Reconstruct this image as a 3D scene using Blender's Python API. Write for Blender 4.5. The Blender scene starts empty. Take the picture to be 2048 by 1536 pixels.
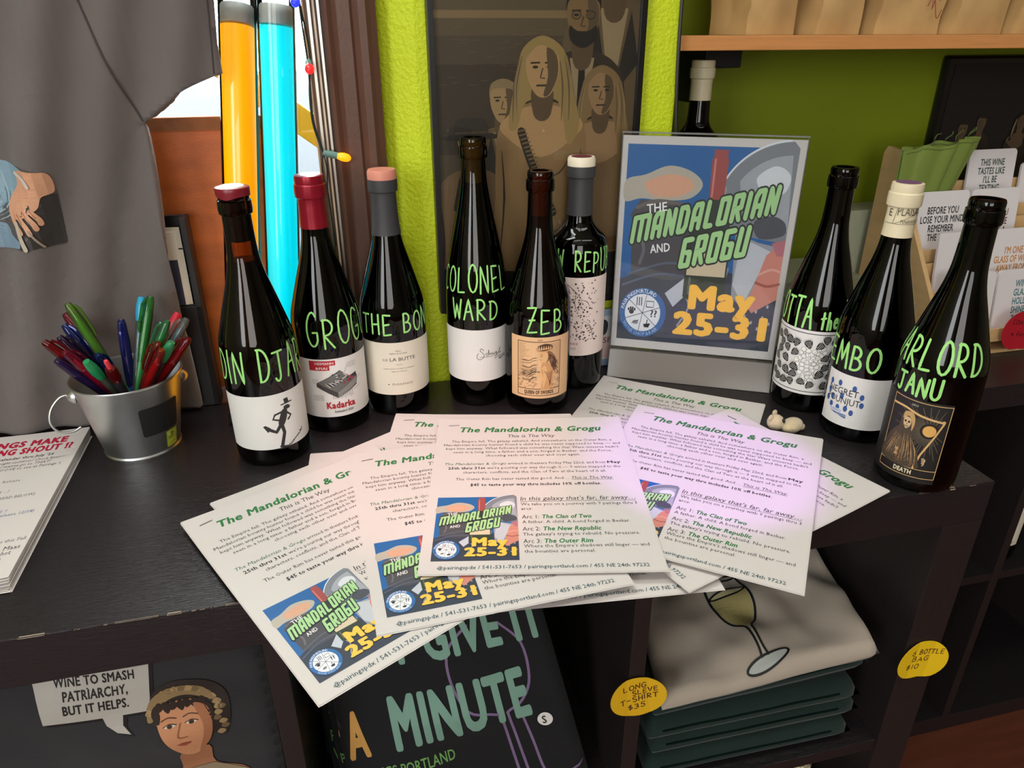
import bpy, bmesh, math, random
from math import sin, cos, pi, radians
from mathutils import Vector, Matrix, noise
from mathutils.geometry import tessellate_polygon
S = bpy.context.scene
C = S.collection
# ------------------------------------------------------------------ camera
cam = bpy.data.objects.new('camera', bpy.data.cameras.new('camera'))
C.objects.link(cam); S.camera = cam
cam.data.sensor_width = 36; cam.data.lens = 1454.6 / 2048 * 36; cam.data.clip_start = .02
def cam_rot(th, ro, ps):
    f = Vector((sin(ps), cos(ps), 0)); r = Vector((cos(ps), -sin(ps), 0)); u = Vector((0, 0, 1))
    f2 = cos(th) * f - sin(th) * u; u2 = sin(th) * f + cos(th) * u
    r3 = cos(ro) * r + sin(ro) * u2; u3 = -sin(ro) * r + cos(ro) * u2
    return Matrix((r3, u3, -f2)).transposed()
CAM = Vector((-.2604, -.5139, .4299))
cam.matrix_world = Matrix.Translation(CAM) @ cam_rot(.4467, -.0031, .2378).to_4x4()
# ------------------------------------------------------------------ sky, lamps, exposure
S.view_settings.view_transform = 'Standard'; S.view_settings.look = 'None'
S.view_settings.gamma = 1; S.view_settings.use_curve_mapping = False
S.view_settings.exposure = 0.0
W = bpy.data.worlds.new('sky'); S.world = W; W.use_nodes = True
W.node_tree.nodes['Background'].inputs[0].default_value = (.93, .97, 1, 1)
W.node_tree.nodes['Background'].inputs[1].default_value = 14.0
def lamp(name, kind, loc, target, power, col, size=(.3, .3), **kw):
    d = bpy.data.lights.new(name, kind); d.energy = power; d.color = col
    if kind == 'AREA': d.shape = 'RECTANGLE'; d.size, d.size_y = size
    for k, v in kw.items(): setattr(d, k, v)
    o = bpy.data.objects.new(name, d); C.objects.link(o); o.location = loc
    o.rotation_euler = (Vector(target) - Vector(loc)).to_track_quat('-Z', 'Y').to_euler()
    return o
lamp('ceiling_lamp_light', 'AREA', (-.60, -.40, 1.84), (-.60, -.40, 0), 6.5, (1, .96, .91), (1.2, .35))
lamp('ceiling_lamp_light', 'AREA', (.70, -.50, 1.84), (.70, -.50, 0), 7.5, (1, .96, .91), (1.2, .35))
lamp('shop_window_light', 'AREA', (-1.82, -1.5, .75), (0, .1, .1), 36, (.95, .98, 1), (1.0, 1.3))
lamp('shop_window_light', 'AREA', (-.75, -3.3, .8), (-.1, 0, .2), 34, (1, .98, .95), (1.4, 1.4))
lamp('window_daylight', 'AREA', (-.44, .57, .98), (-.42, -.5, .15), 22, (.95, .98, 1), (.50, 1.0))
lamp('violet_spot_light', 'SPOT', (.45, -.5, 1.75), (.10, .10, 0), 100, (.62, .22, 1), spot_size=radians(8), spot_blend=.3, shadow_soft_size=.02)
lamp('pink_spot_light', 'SPOT', (-.5, -.6, 1.75), (-.17, .17, 0), 60, (1, .35, .35), spot_size=radians(11), spot_blend=.6, shadow_soft_size=.03)
# ------------------------------------------------------------------ helpers
def lin(c):
    if isinstance(c, str): c = [int(c[i:i + 2], 16) for i in (0, 2, 4)]
    return tuple((x / 255 / 12.92 if x <= 10 else ((x / 255 + .055) / 1.055) ** 2.4) for x in c) + (1,)
_M = {}
def mat(name, col, rough=.5, metal=0, var=.08, scale=40, bump=0, bscale=200, coat=0, emit=0, spec=.5, stretch=(1, 1, 1), sheen=0, transl=0):
    if name in _M: return _M[name]
    m = bpy.data.materials.new(name); m.use_nodes = True; n = m.node_tree; N = n.nodes; b = N['Principled BSDF']
    c = lin(col)
    tc = N.new('ShaderNodeTexCoord'); mp = N.new('ShaderNodeMapping'); mp.inputs['Scale'].default_value = stretch
    n.links.new(tc.outputs['Object'], mp.inputs[0])
    if var:
        t = N.new('ShaderNodeTexNoise'); t.inputs['Scale'].default_value = scale; t.inputs['Detail'].default_value = 4
        n.links.new(mp.outputs[0], t.inputs['Vector'])
        x = N.new('ShaderNodeMix'); x.data_type = 'RGBA'
        x.inputs['A'].default_value = tuple(min(1, k * (1 + var)) for k in c[:3]) + (1,)
        x.inputs['B'].default_value = tuple(k * (1 - var) for k in c[:3]) + (1,)
        n.links.new(t.outputs['Fac'], x.inputs['Factor']); n.links.new(x.outputs['Result'], b.inputs['Base Color'])
    else: b.inputs['Base Color'].default_value = c
    if bump:
        t2 = N.new('ShaderNodeTexNoise'); t2.inputs['Scale'].default_value = bscale; t2.inputs['Detail'].default_value = 3
        n.links.new(mp.outputs[0], t2.inputs['Vector'])
        bp = N.new('ShaderNodeBump'); bp.inputs['Strength'].default_value = bump; bp.inputs['Distance'].default_value = .002
        n.links.new(t2.outputs['Fac'], bp.inputs['Height']); n.links.new(bp.outputs[0], b.inputs['Normal'])
    b.inputs['Roughness'].default_value = rough; b.inputs['Metallic'].default_value = metal
    b.inputs['Coat Weight'].default_value = coat; b.inputs['Specular IOR Level'].default_value = spec
    if sheen: b.inputs['Sheen Weight'].default_value = sheen
    if emit:
        b.inputs['Emission Color'].default_value = c; b.inputs['Emission Strength'].default_value = emit
    if transl:
        o = N['Material Output']; tr = N.new('ShaderNodeBsdfTranslucent'); tr.inputs[0].default_value = c
        mx = N.new('ShaderNodeMixShader'); mx.inputs[0].default_value = transl
        n.links.new(b.outputs[0], mx.inputs[1]); n.links.new(tr.outputs[0], mx.inputs[2]); n.links.new(mx.outputs[0], o.inputs[0])
    _M[name] = m; return m
def glass(name, tint, rough=.02, ior=1.5, milky=0):
    """thin glass or clear plastic: tinted see-through with Fresnel reflection"""
    if name in _M: return _M[name]
    m = bpy.data.materials.new(name); m.use_nodes = True; n = m.node_tree; N = n.nodes
    N.remove(N['Principled BSDF']); o = N['Material Output']
    t = N.new('ShaderNodeBsdfTransparent'); t.inputs[0].default_value = lin(tint)
    g = N.new('ShaderNodeBsdfGlossy'); g.inputs['Roughness'].default_value = rough
    f = N.new('ShaderNodeFresnel'); f.inputs[0].default_value = ior
    x = N.new('ShaderNodeMixShader'); n.links.new(f.outputs[0], x.inputs[0]); n.links.new(g.outputs[0], x.inputs[2])
    if milky:
        d = N.new('ShaderNodeBsdfDiffuse'); d.inputs[0].default_value = lin(tint)
        y = N.new('ShaderNodeMixShader'); y.inputs[0].default_value = milky
        n.links.new(t.outputs[0], y.inputs[1]); n.links.new(d.outputs[0], y.inputs[2]); n.links.new(y.outputs[0], x.inputs[1])
    else: n.links.new(t.outputs[0], x.inputs[1])
    n.links.new(x.outputs[0], o.inputs[0]); _M[name] = m; return m
def ink(hexa, rough=.55): return mat('ink_' + hexa + ('' if rough == .55 else '_%d' % (rough * 100)), hexa, rough, var=.05, scale=300)
def tag(o, label, cat, group=None, kind=None):
    o['label'] = label; o['category'] = cat
    if group: o['group'] = group
    if kind: o['kind'] = kind
    return o
def empty(name, loc, label, cat, group=None, rz=0):
    o = bpy.data.objects.new(name, None); C.objects.link(o); o.location = loc; o.rotation_euler = (0, 0, rz)
    o.empty_display_size = .02
    return tag(o, label, cat, group)
def struct(o): o['kind'] = 'structure'; return o
def crom(pts, n=6, closed=False):
    P = [Vector(p) for p in pts]; out = []
    L = len(P)
    for i in range(L if closed else L - 1):
        if closed: a, b, c, d = P[i - 1], P[i], P[(i + 1) % L], P[(i + 2) % L]
        else: a, b, c, d = P[max(i - 1, 0)], P[i], P[i + 1], P[min(i + 2, L - 1)]
        for k in range(n):
            t = k / n
            out.append(.5 * ((2 * b) + (c - a) * t + (2 * a - 5 * b + 4 * c - d) * t * t + (3 * b - 3 * c + d - a) * t ** 3))
    if not closed: out.append(P[-1].copy())
    return out
class MB:
    def __init__(s, T=None): s.v, s.f, s.m, s.mats, s.T = [], [], [], [], T
    def mi(s, m):
        if m not in s.mats: s.mats.append(m)
        return s.mats.index(m)
    def add(s, vs, fs, m, T=None):
        b = len(s.v); T = T or s.T
        s.v += [tuple(T @ Vector(v)) if T else tuple(v) for v in vs]
        k = s.mi(m)
        for f in fs: s.f.append([b + i for i in f]); s.m.append(k)
        return s
    def box(s, x0, x1, y0, y1, z0, z1, m, T=None):
        vs = [(x, y, z) for x in (x0, x1) for y in (y0, y1) for z in (z0, z1)]
        return s.add(vs, [(0, 1, 3, 2), (4, 6, 7, 5), (0, 4, 5, 1), (2, 3, 7, 6), (0, 2, 6, 4), (1, 5, 7, 3)], m, T)
    def lathe(s, prof, m, seg=40, T=None):
        vs, fs, rows = [], [], []
        for r, z in prof:
            if r < 1e-6: rows.append([len(vs)]); vs.append((0, 0, z))
            else:
                rows.append(list(range(len(vs), len(vs) + seg)))
                vs += [(r * cos(2 * pi * i / seg), r * sin(2 * pi * i / seg), z) for i in range(seg)]
        for a, b in zip(rows, rows[1:]):
            for i in range(seg):
                j = (i + 1) % seg
                if len(a) == 1 and len(b) == 1: continue
                if len(a) == 1: fs.append((a[0], b[j], b[i]))
                elif len(b) == 1: fs.append((a[i], a[j], b[0]))
                else: fs.append((a[i], a[j], b[j], b[i]))
        return s.add(vs, fs, m, T)
    def tube(s, pts, r, m, seg=8, T=None, closed=False):
        P = [Vector(p) for p in pts]; n = len(P); R = r if isinstance(r, (list, tuple)) else [r] * n
        vs, fs = [], []; up = None
        for i, p in enumerate(P):
            t = (P[(i + 1) % n] - P[i - 1]) if closed else (P[min(i + 1, n - 1)] - P[max(i - 1, 0)])
            t.normalize()
            if up is None: up = Vector((0, 0, 1)) if abs(t.z) < .9 else Vector((1, 0, 0))
            a = t.cross(up).normalized(); up = a.cross(t).normalized()
            vs += [p + R[i] * (cos(2 * pi * k / seg) * a + sin(2 * pi * k / seg) * up) for k in range(seg)]
        for i in range(n if closed else n - 1):
            for k in range(seg):
                l = (k + 1) % seg; j = (i + 1) % n
                fs.append((i * seg + k, i * seg + l, j * seg + l, j * seg + k))
        if not closed: fs += [tuple(range(seg))[::-1], tuple((n - 1) * seg + k for k in range(seg))]
        return s.add(vs, [f[::-1] for f in fs], m, T)
    def grid(s, nu, nv, fn, m, T=None):
        vs = [fn(i / nu, j / nv) for j in range(nv + 1) for i in range(nu + 1)]
        w = nu + 1
        return s.add(vs, [(j * w + i, j * w + i + 1, (j + 1) * w + i + 1, (j + 1) * w + i) for j in range(nv) for i in range(nu)], m, T)
    def prism(s, poly, fn0, fn1, m, T=None):
        """poly: 2D points; fn0/fn1 map a 2D point to the bottom / top 3D point"""
        n = len(poly); tri = tessellate_polygon([[Vector((p[0], p[1], 0)) for p in poly]])
        vs = [fn0(*p[:2]) for p in poly] + [fn1(*p[:2]) for p in poly]
        fs = [t for t in tri] + [tuple(n + i for i in t)[::-1] for t in tri] + [(i, (i + 1) % n, n + (i + 1) % n, n + i) for i in range(n)]
        return s.add(vs, fs, m, T)
    def build(s, name, parent=None, smooth=False, bevel=0, loc=None, fix=True, thick=0, angle=40):
        me = bpy.data.meshes.new(name); me.from_pydata(s.v, [], s.f)
        for m in s.mats: me.materials.append(m)
        me.polygons.foreach_set('material_index', s.m)
        if fix or bevel or thick:
            bm = bmesh.new(); bm.from_mesh(me)
            bmesh.ops.remove_doubles(bm, verts=bm.verts, dist=1e-6)
            if fix: bmesh.ops.recalc_face_normals(bm, faces=bm.faces)
            if thick: bmesh.ops.solidify(bm, geom=bm.faces[:], thickness=thick)
            if bevel:
                e = [e for e in bm.edges if len(e.link_faces) == 2 and e.calc_face_angle(0) > .6]
                bmesh.ops.bevel(bm, geom=e, offset=bevel, segments=2, affect='EDGES', profile=.6)
            bm.to_mesh(me); bm.free()
        if smooth:
            me.polygons.foreach_set('use_smooth', [True] * len(me.polygons))
            me.set_sharp_from_angle(angle=radians(angle))
        o = bpy.data.objects.new(name, me); C.objects.link(o)
        if parent: o.parent = parent
        if loc: o.location = loc
        return o
# ---- flat print (vector art): polygons in (u, v) laid on a surface by a mapping fn(u, v, h)
_T = {}
def text_geo(s, bold, shear, res):
    k = (s, bold, shear, res)
    if k not in _T:
        c = bpy.data.curves.new('t', 'FONT'); c.body = s; c.size = 1; c.resolution_u = res; c.shear = shear
        if bold > .01: c.space_character = 1 + bold * 2.2
        o = bpy.data.objects.new('t', c); me = bpy.data.meshes.new_from_object(o)
        vs = [(v.co.x, v.co.y) for v in me.vertices]; fs = [tuple(p.vertices) for p in me.polygons]
        if bold > .004:
            n = 10 if bold > .03 and res > 1 else 6 if res > 1 else 4; V2, F2 = [], []
            for i in range(n):
                b = len(V2); q = 2 * pi * i / n
                V2 += [(x + bold * cos(q), y + bold * .8 * sin(q), i * .05) for x, y in vs]; F2 += [tuple(b + j for j in f) for f in fs]
            vs, fs = V2, F2
        bpy.data.objects.remove(o); bpy.data.meshes.remove(me); bpy.data.curves.remove(c)
        _T[k] = (vs, fs)
    return _T[k]
def el(cx, cy, rx, ry, a0=0, a1=360, n=24):
    k = n if abs(a1 - a0) >= 360 else n + 1
    return [(cx + rx * cos(radians(a0 + (a1 - a0) * i / n)), cy + ry * sin(radians(a0 + (a1 - a0) * i / n))) for i in range(k)]
class Art:
    def __init__(s, step=.00008, frame=None): s.e = []; s.L = 0; s.n = 0; s.step = step; s.fr = frame or (lambda u, v: (u, v))
    def up(s, n=1): s.L += n; return s
    def raw(s, vs, fs, col):
        s.n = (s.n + 1) % 9; d = s.L + s.n * .05
        s.e.append(([s.fr(*p[:2]) + ((p[2] if len(p) > 2 else 0) + d,) for p in vs], fs, col, s.L)); return s
    def poly(s, pts, col):
        t = tessellate_polygon([[Vector((p[0], p[1], 0)) for p in pts]])
        return s.raw(pts, [tuple(x) for x in t], col)
    def blob(s, pts, col, n=5): return s.poly([(p.x, p.y) for p in crom([(a, b, 0) for a, b in pts], n, True)], col)
    def rect(s, a, b, c, d, col, nu=1, nv=1):
        vs = [(a + (c - a) * i / nu, b + (d - b) * j / nv) for j in range(nv + 1) for i in range(nu + 1)]; w = nu + 1
        return s.raw(vs, [(j * w + i, j * w + i + 1, (j + 1) * w + i + 1, (j + 1) * w + i) for j in range(nv) for i in range(nu)], col)
    def ell(s, cx, cy, rx, ry, col, n=20): return s.poly(el(cx, cy, rx, ry, n=n), col)
    def line(s, pts, w, col, smooth=0, seg=None, closed=False, taper=False):
        P = [Vector((p[0], p[1], 0)) for p in pts]
        if smooth: P = crom(P, smooth, closed)
        if closed: P.append(P[0].copy())
        if seg:
            Q = [P[0]]
            for a, b in zip(P, P[1:]):
                k = max(1, int((b - a).length / seg + .99))
                Q += [a.lerp(b, (i + 1) / k) for i in range(k)]
            P = Q
        n = len(P); vs, fs = [], []
        for i, p in enumerate(P):
            t = P[min(i + 1, n - 1)] - P[max(i - 1, 0)]
            if t.length < 1e-9: t = Vector((1, 0, 0))
            t.normalize(); q = Vector((-t.y, t.x, 0))
            ww = w * .5 * ((1 - .75 * abs(2 * i / max(1, n - 1) - 1)) if taper else 1)
            vs += [tuple((p + q * ww)[:2]), tuple((p - q * ww)[:2])]
        fs = [(2 * i, 2 * i + 1, 2 * i + 3, 2 * i + 2) for i in range(n - 1)]
        s.raw(vs, fs, col)
        if w > .0011 and not taper:
            for p in (P[0], P[-1]): s.ell(p.x, p.y, w * .5, w * .5, col, 8)
        return s
    def text(s, t, x, y, cap, col, w=None, al='L', bold=0, shear=0, rot=0, res=2, xs=1):
        vs, fs = text_geo(t, bold, shear, res)
        if not vs: return s
        x0 = min(v[0] for v in vs); x1 = max(v[0] for v in vs); k = cap / .682
        kx = (w / (x1 - x0)) if w else k * xs; W_ = kx * (x1 - x0)
        ox = {'L': 0, 'C': -W_ / 2, 'R': -W_}[al]; c, d = cos(radians(rot)), sin(radians(rot))
        out = []
        for p in vs:
            a = (p[0] - x0) * kx + ox; b = p[1] * k
            out.append((x + c * a - d * b, y + d * a + c * b) + tuple(p[2:]))
        return s.raw(out, fs, col)
    def build(s, name, parent, fn, cut=0, base=0, smooth=False, clip=None):
        me = bpy.data.meshes.new(name); mats = []; V, F, M = [], [], []
        for vs, fs, col, L in s.e:
            m = ink(col) if isinstance(col, str) else col
            if m not in mats: mats.append(m)
            k = mats.index(m); b = len(V)
            V += [(p[0], p[1], base + s.step * p[2]) for p in vs]
            for f in fs: F.append([b + i for i in f]); M.append(k)
        me.from_pydata(V, [], F)
        for m in mats: me.materials.append(m)
        me.polygons.foreach_set('material_index', M)
        bm = bmesh.new(); bm.from_mesh(me)
        if clip:
            for ax, sg, lim in ((0, -1, clip[0]), (1, -1, clip[1]), (0, 1, clip[2]), (1, 1, clip[3])):
                pl = Vector((0, 0, 0)); pl[ax] = lim; no = Vector((0, 0, 0)); no[ax] = sg
                bmesh.ops.bisect_plane(bm, geom=bm.verts[:] + bm.edges[:] + bm.faces[:], dist=1e-7, plane_co=pl, plane_no=no, clear_outer=True)
        if cut:
            for ax in ((0, 1) if cut > 0 else (0,)):
                st = abs(cut); lo = min(v[ax] for v in V); hi = max(v[ax] for v in V)
                x = math.floor(lo / st) * st + st * 1.0001
                while x < hi:
                    es = [e for e in bm.edges if (e.verts[0].co[ax] - x) * (e.verts[1].co[ax] - x) < 0]
                    if es:
                        fsx = {f for e in es for f in e.link_faces}
                        ge = list(fsx) + list({e for f in fsx for e in f.edges}) + list({v for f in fsx for v in f.verts})
                        pl = Vector((0, 0, 0)); pl[ax] = x; no = Vector((0, 0, 0)); no[ax] = 1
                        bmesh.ops.bisect_plane(bm, geom=ge, dist=1e-7, plane_co=pl, plane_no=no)
                    x += st
        for f in bm.faces:
            if f.normal.z < 0: f.normal_flip()
        for v in bm.verts: v.co = fn(*v.co)
        bm.to_mesh(me); bm.free()
        if smooth: me.polygons.foreach_set('use_smooth', [True] * len(me.polygons))
        o = bpy.data.objects.new(name, me); C.objects.link(o)
        if parent: o.parent = parent
        return o
# ---- pen-stroke letters for handwriting (unit boxes)
def _e(*a): return el(*a, n=14)
ST = {
 'A': [[(0, 0), (.5, 1), (.9, 0)], [(.2, .38), (.75, .42)]],
 'B': [[(.1, 0), (.12, 1)], [(.12, 1)] + _e(.3, .76, .42, .25, 80, -90) + _e(.3, .27, .55, .27, 90, -95) + [(.1, .0)]],
 'C': [_e(.55, .5, .5, .5, 55, 305)], 'D': [[(.1, 0), (.15, 1)], [(.05, 1)] + _e(.25, .5, .65, .5, 85, -85) + [(.08, 0)]],
 'E': [[(.85, .97), (.12, 1), (.1, 0), (.85, .04)], [(.1, .5), (.7, .54)]],
 'F': [[(.8, 1), (.1, .97), (.1, 0)], [(.1, .5), (.6, .54)]],
 'G': [_e(.5, .5, .48, .5, 50, 320) + [(.88, .42), (.5, .42)]],
 'H': [[(.08, 0), (.1, 1)], [(.85, 0), (.85, 1)], [(.1, .48), (.85, .52)]], 'I': [[(.15, 0), (.12, 1)]],
 'J': [[(.05, .98), (.95, 1)], [(.55, 1), (.55, .25)] + _e(.3, .22, .25, .22, 0, -150)],
 'K': [[(.1, 0), (.1, 1)], [(.85, 1), (.12, .45), (.85, 0)]], 'L': [[(.1, 1), (.08, 0), (.8, .03)]],
 'M': [[(0, 0), (.15, 1), (.5, .25), (.85, 1), (1, 0)]], 'N': [[(.02, 0), (.1, 1), (.85, 0), (.92, 1)]],
 'O': [_e(.5, .5, .47, .5, 90, 449)], 'P': [[(.1, 0), (.12, 1)], [(.05, .97)] + _e(.3, .72, .5, .27, 85, -90) + [(.12, .42)]],
 'R': [[(.1, 0), (.12, 1)], [(.05, .97)] + _e(.3, .73, .5, .26, 85, -90) + [(.15, .45), (.85, 0)]],
 'S': [_e(.5, .75, .38, .25, 40, 270) + _e(.48, .25, .42, .25, 90, -140)], 'T': [[(0, .98), (.95, 1)], [(.48, 1), (.46, 0)]],
 'U': [[(.05, 1), (.08, .3)] + _e(.48, .3, .4, .3, 180, 360) + [(.9, 1)]], 'V': [[(0, 1), (.45, 0), (.9, 1)]],
 'W': [[(0, 1), (.22, 0), (.5, .75), (.75, 0), (1, 1)]], 'Z': [[(.05, .97), (.9, 1), (.05, 0), (.95, .04)], [(.25, .5), (.75, .52)]],
 't': [[(.4, .95), (.35, 0)], [(.05, .6), (.75, .65)]], 'h': [[(.1, 1), (.08, 0)], _e(.38, .3, .28, .25, 170, 0) + [(.68, 0)]],
 'e': [[(.1, .3), (.75, .36)] + _e(.42, .3, .33, .28, 20, 310)], '-': [[(.1, .5), (.8, .52)]],
 'f': [_e(.6, .8, .25, .2, 30, 180) + [(.35, 0)], [(.1, .5), (.7, .52)]], 'o': [_e(.45, .28, .35, .28, 90, 449)],
 'r': [[(.15, .6), (.15, 0)], _e(.45, .3, .3, .28, 170, 50)],
 '$': [_e(.5, .7, .35, .2, 40, 270) + _e(.48, .3, .4, .2, 90, -140), [(.55, 1.1), (.45, -.1)]],
 '0': [_e(.5, .5, .38, .5, 90, 449)], '1': [[(.4, 1), (.38, 0)]], '3': [_e(.35, .74, .42, .26, 120, -90) + _e(.35, .26, .48, .26, 90, -130)],
 '4': [[(.7, 0), (.65, 1), (.05, .4), (.95, .42)]], '5': [[(.85, 1), (.2, 1), (.15, .55)] + _e(.4, .3, .42, .3, 110, -140)],
 '6': [[(.75, 1), (.3, .7)] + _e(.45, .28, .36, .28, 150, -210)],
}
def hand(art, s, x0, x1, y, h, w, col, slope=0, seed=1, seg=.003):
    rnd = random.Random(seed); n = sum({'I': .45, '1': .45, ' ': .7}.get(c, 1) for c in s); adv = (x1 - x0) / n; x = x0
    for c in s:
        k = {'I': .45, '1': .45, ' ': .7}.get(c, 1)
        if c != ' ':
            hh = h * rnd.uniform(.92, 1.08); dy = rnd.uniform(-.05, .05) * h; wd = adv * k * .78
            for st in ST[c]:
                art.line([(x + p[0] * wd, y + dy + p[1] * hh + slope * (x + p[0] * wd - x0)) for p in st], w, col, seg=seg)
        x += adv * k
# ------------------------------------------------------------------ materials of the place
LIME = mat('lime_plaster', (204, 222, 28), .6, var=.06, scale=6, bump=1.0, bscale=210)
LIME_SHADE = mat('lime_paint_shaded', (126, 142, 8), .6, var=.08, scale=4, bump=.1, bscale=250)  # same lime paint darkened, the shade of the recess put into its colour
BLK = mat('black_brown_veneer', (36, 32, 34), .22, var=.25, scale=18, bump=.35, bscale=30, stretch=(2, 40, 40), spec=.5)
BLKV = mat('black_brown_veneer_upright', (38, 32, 32), .4, var=.25, scale=18, bump=.15, bscale=30, stretch=(40, 40, 2))
CHIP = mat('bare_chipboard', (176, 156, 132), .8)
PINE = mat('pine_shelf_wood', (206, 142, 84), .45, var=.2, scale=14, stretch=(1, 14, 14))
BOARD = mat('stained_plywood', (178, 94, 36), .5, var=.5, scale=14, stretch=(1, 5, 3), bump=.1)
CASING = mat('brown_painted_casing', (92, 62, 48), .42, var=.12, scale=25, bump=.1)
ALU = mat('brushed_aluminium', (205, 200, 190), .3, 1, var=.1, stretch=(30, 30, 1))
FLOORM = mat('red_oak_boards', (98, 52, 36), .4, var=.3, scale=8, stretch=(1, 9, 1))
CEIL = mat('ceiling_white', (225, 222, 214), .8)
ROOM = mat('shop_wall_beige', (168, 158, 140), .8)
DARK = mat('matt_black_plastic', (24, 24, 26), .45)
# ------------------------------------------------------------------ room shell
struct(MB().box(-1.9, 3.2, -3.5, .637, -.84, -.79, FLOORM).build('floor'))
struct(MB().box(-1.9, 3.2, -3.5, .8, 1.9, 1.95, CEIL).build('ceiling'))
struct(MB().box(-1.95, -1.9, -3.5, .8, -.84, 1.95, ROOM).build('wall_left'))
struct(MB().box(3.2, 3.25, -3.5, .8, -.84, 1.95, ROOM).build('wall_right'))
struct(MB().box(-1.95, 3.25, -3.55, -3.5, -.84, 1.95, ROOM).build('wall_front'))
w = MB()
w.box(-1.9, -.15, .42, .6, -.84, -.012, LIME)                       # below the window
w.box(-1.9, -1.15, .42, .6, -.012, 1.9, LIME); w.box(-1.15, -.193, .42, .6, 1.55, 1.9, LIME)
w.prism([(-.193, .6), (-.193, .418), (-.152, .396), (.174, .396), (.174, .64), (-.1, .64)], lambda x, y: (x, y, -.84), lambda x, y: (x, y, 1.9), LIME)
w.box(.174, 3.2, .637, .8, -.84, 1.9, LIME_SHADE)
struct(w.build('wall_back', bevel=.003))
# window casing and frame
cs = MB()
prof = [(-.2505, .42), (-.2505, .392), (-.246, .389), (-.241, .392), (-.236, .386), (-.222, .386), (-.219, .389), (-.213, .384), (-.205, .384), (-.2, .388), (-.1935, .391), (-.1935, .43)]
cs.prism(prof, lambda x, y: (x, y, -.005), lambda x, y: (x, y, 1.62), CASING)
struct(cs.build('trim_1'))
fr = MB()
fr.box(-.262, -.2505, .40, .53, -.012, 1.56, CASING)
for x, wd, y, m in ((-.2535, .0026, .391, ALU), (-.2585, .0022, .394, mat('cream_bead', (216, 196, 170), .5)), (-.2632, .003, .398, ALU), (-.268, .002, .403, CASING)):
    fr.box(x - wd, x, y, .41, -.005, 1.56, m)
fr.box(-.272, -.262, .408, .53, -.012, 1.56, mat('pale_wood_jamb', (196, 158, 120), .5))
fr.box(-1.15, -.25, .40, .60, -.03, -.001, CASING)
fr.box(-1.15, -1.12, .5, .54, 0, 1.55, CASING); fr.box(-1.15, -.26, .5, .54, 1.51, 1.55, CASING)
struct(fr.build('window_1'))
pn = MB().box(-1.12, -.272, .517, .52, 0, 1.51, glass('window_pane', (246, 250, 250))).build('pane', bpy.data.objects['window_1'])
# outdoors seen through the pane
ASPH = mat('grey_asphalt', (36, 40, 46), .9, var=.5, scale=60)
struct(MB().box(-12, 12, .62, 16, -.25, -.20, ASPH).build('ground'))
ob = MB().box(-9, -1.15, 3, 3.3, -.2, 3, mat('white_render', (236, 238, 240), .8)).box(-9, -1.15, 2.97, 3, .245, .275, mat('grey_band', (150, 152, 155), .8)).build('outdoor wall')
tag(ob, 'sunlit white wall outdoors beyond the window', 'outdoor wall')
yb = MB(Matrix.Translation((-.262, .86, .27)) @ Matrix.Rotation(radians(38), 4, 'Y')).box(-.22, .80, -.01, .01, -.022, .022, mat('yellow_paint', (150, 104, 10), .5)).build('plank', bevel=.002)
tag(yb, 'yellow plank slanting leaning outdoors just beyond the window', 'plank')
# plywood backing board in the window
o = MB().box(-1.12, -.318, .444, .455, 0, .340, BOARD).box(-1.12, -.3165, .4425, .4565, .330, .346, mat('scuffed_board_edge', (128, 80, 42), .7, var=.5, scale=60)).build('backing_board', bevel=.001)
tag(o, 'stained plywood board standing across the lower window', 'board')
# ------------------------------------------------------------------ ceiling lamps (source of the light above)
for k, (x, y) in enumerate(((-.60, -.40), (.70, -.50))):
    t = empty('ceiling_lamp', (x, y, 1.9), 'white strip lamp on the ceiling, %s one' % ('left', 'right')[k], 'lamp', 'ceiling lamps')
    MB().box(-.62, .62, -.2, .2, -.05, 0, CEIL).build('housing', t, bevel=.01)
# ------------------------------------------------------------------ display shelf units
def veneer_unit(nm, label, xs, y0, dep, tops, outer, zb, part_top='top_panel', chips=()):
    """xs: faces (x0,x1) of each upright, first and last are outer; tops: z of the top face; boards: list of (z0,z1)"""
    x0, x1 = xs[0][0], xs[-1][1]
    t = empty(nm, (x0, y0, zb), label, 'shelf unit')
    T = Matrix.Translation((-x0, -y0, -zb)); zt = tops[0]
    m = MB(T).box(x0, x1, y0, y0 + dep, zt - outer, zt, BLK)
    for (cx, wd, dp) in chips: m.box(cx, cx + wd, y0 - .0006, y0 + dp, zt - dp * .9, zt + .0002, CHIP)
    m.build(part_top, t, bevel=.0008)
    MB(T).box(x0, x1, y0, y0 + dep, zb, zb + outer, BLK).build('bottom_panel', t, bevel=.0008)
    for i, (a, b) in enumerate(xs):
        MB(T).box(a, b, y0 + (.0 if i in (0, len(xs) - 1) else .0015), y0 + dep, zb + outer, zt - outer, BLKV).build('side_panel' if i in (0, len(xs) - 1) else 'divider', t, bevel=.0008)
    for z0, z1 in tops[1:]:
        for (a, b), (c, d) in zip(xs, xs[1:]):
            MB(T).box(b, c, y0 + .002, y0 + dep, z0, z1, BLK).build('shelf', t, bevel=.0008)
    return t
rn = random.Random(4)
chips = [(-.62 + .0, .03, .0022), (-.575, .012, .0015), (-.54, .02, .002), (-.5, .006, .001), (-.47, .035, .0013), (-.43, .012, .002), (-.405, .006, .001), (-.385, .02, .0014), (-.36, .008, .001), (.298, .014, .0014), (.336, .008, .003), (.36, .01, .001)] + [(-.66 + rn.random() * .3, .002 + rn.random() * .004, .0009) for _ in range(14)]
veneer_unit('shelf_unit', 'low black-brown cube shelf unit used as the display counter', [(-1.11, -1.06), (-.715, -.697), (-.362, -.344), (-.009, .009), (.344, .394)], 0, .39, [0, (-.403, -.385)], .05, -.79, chips=chips)
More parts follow.
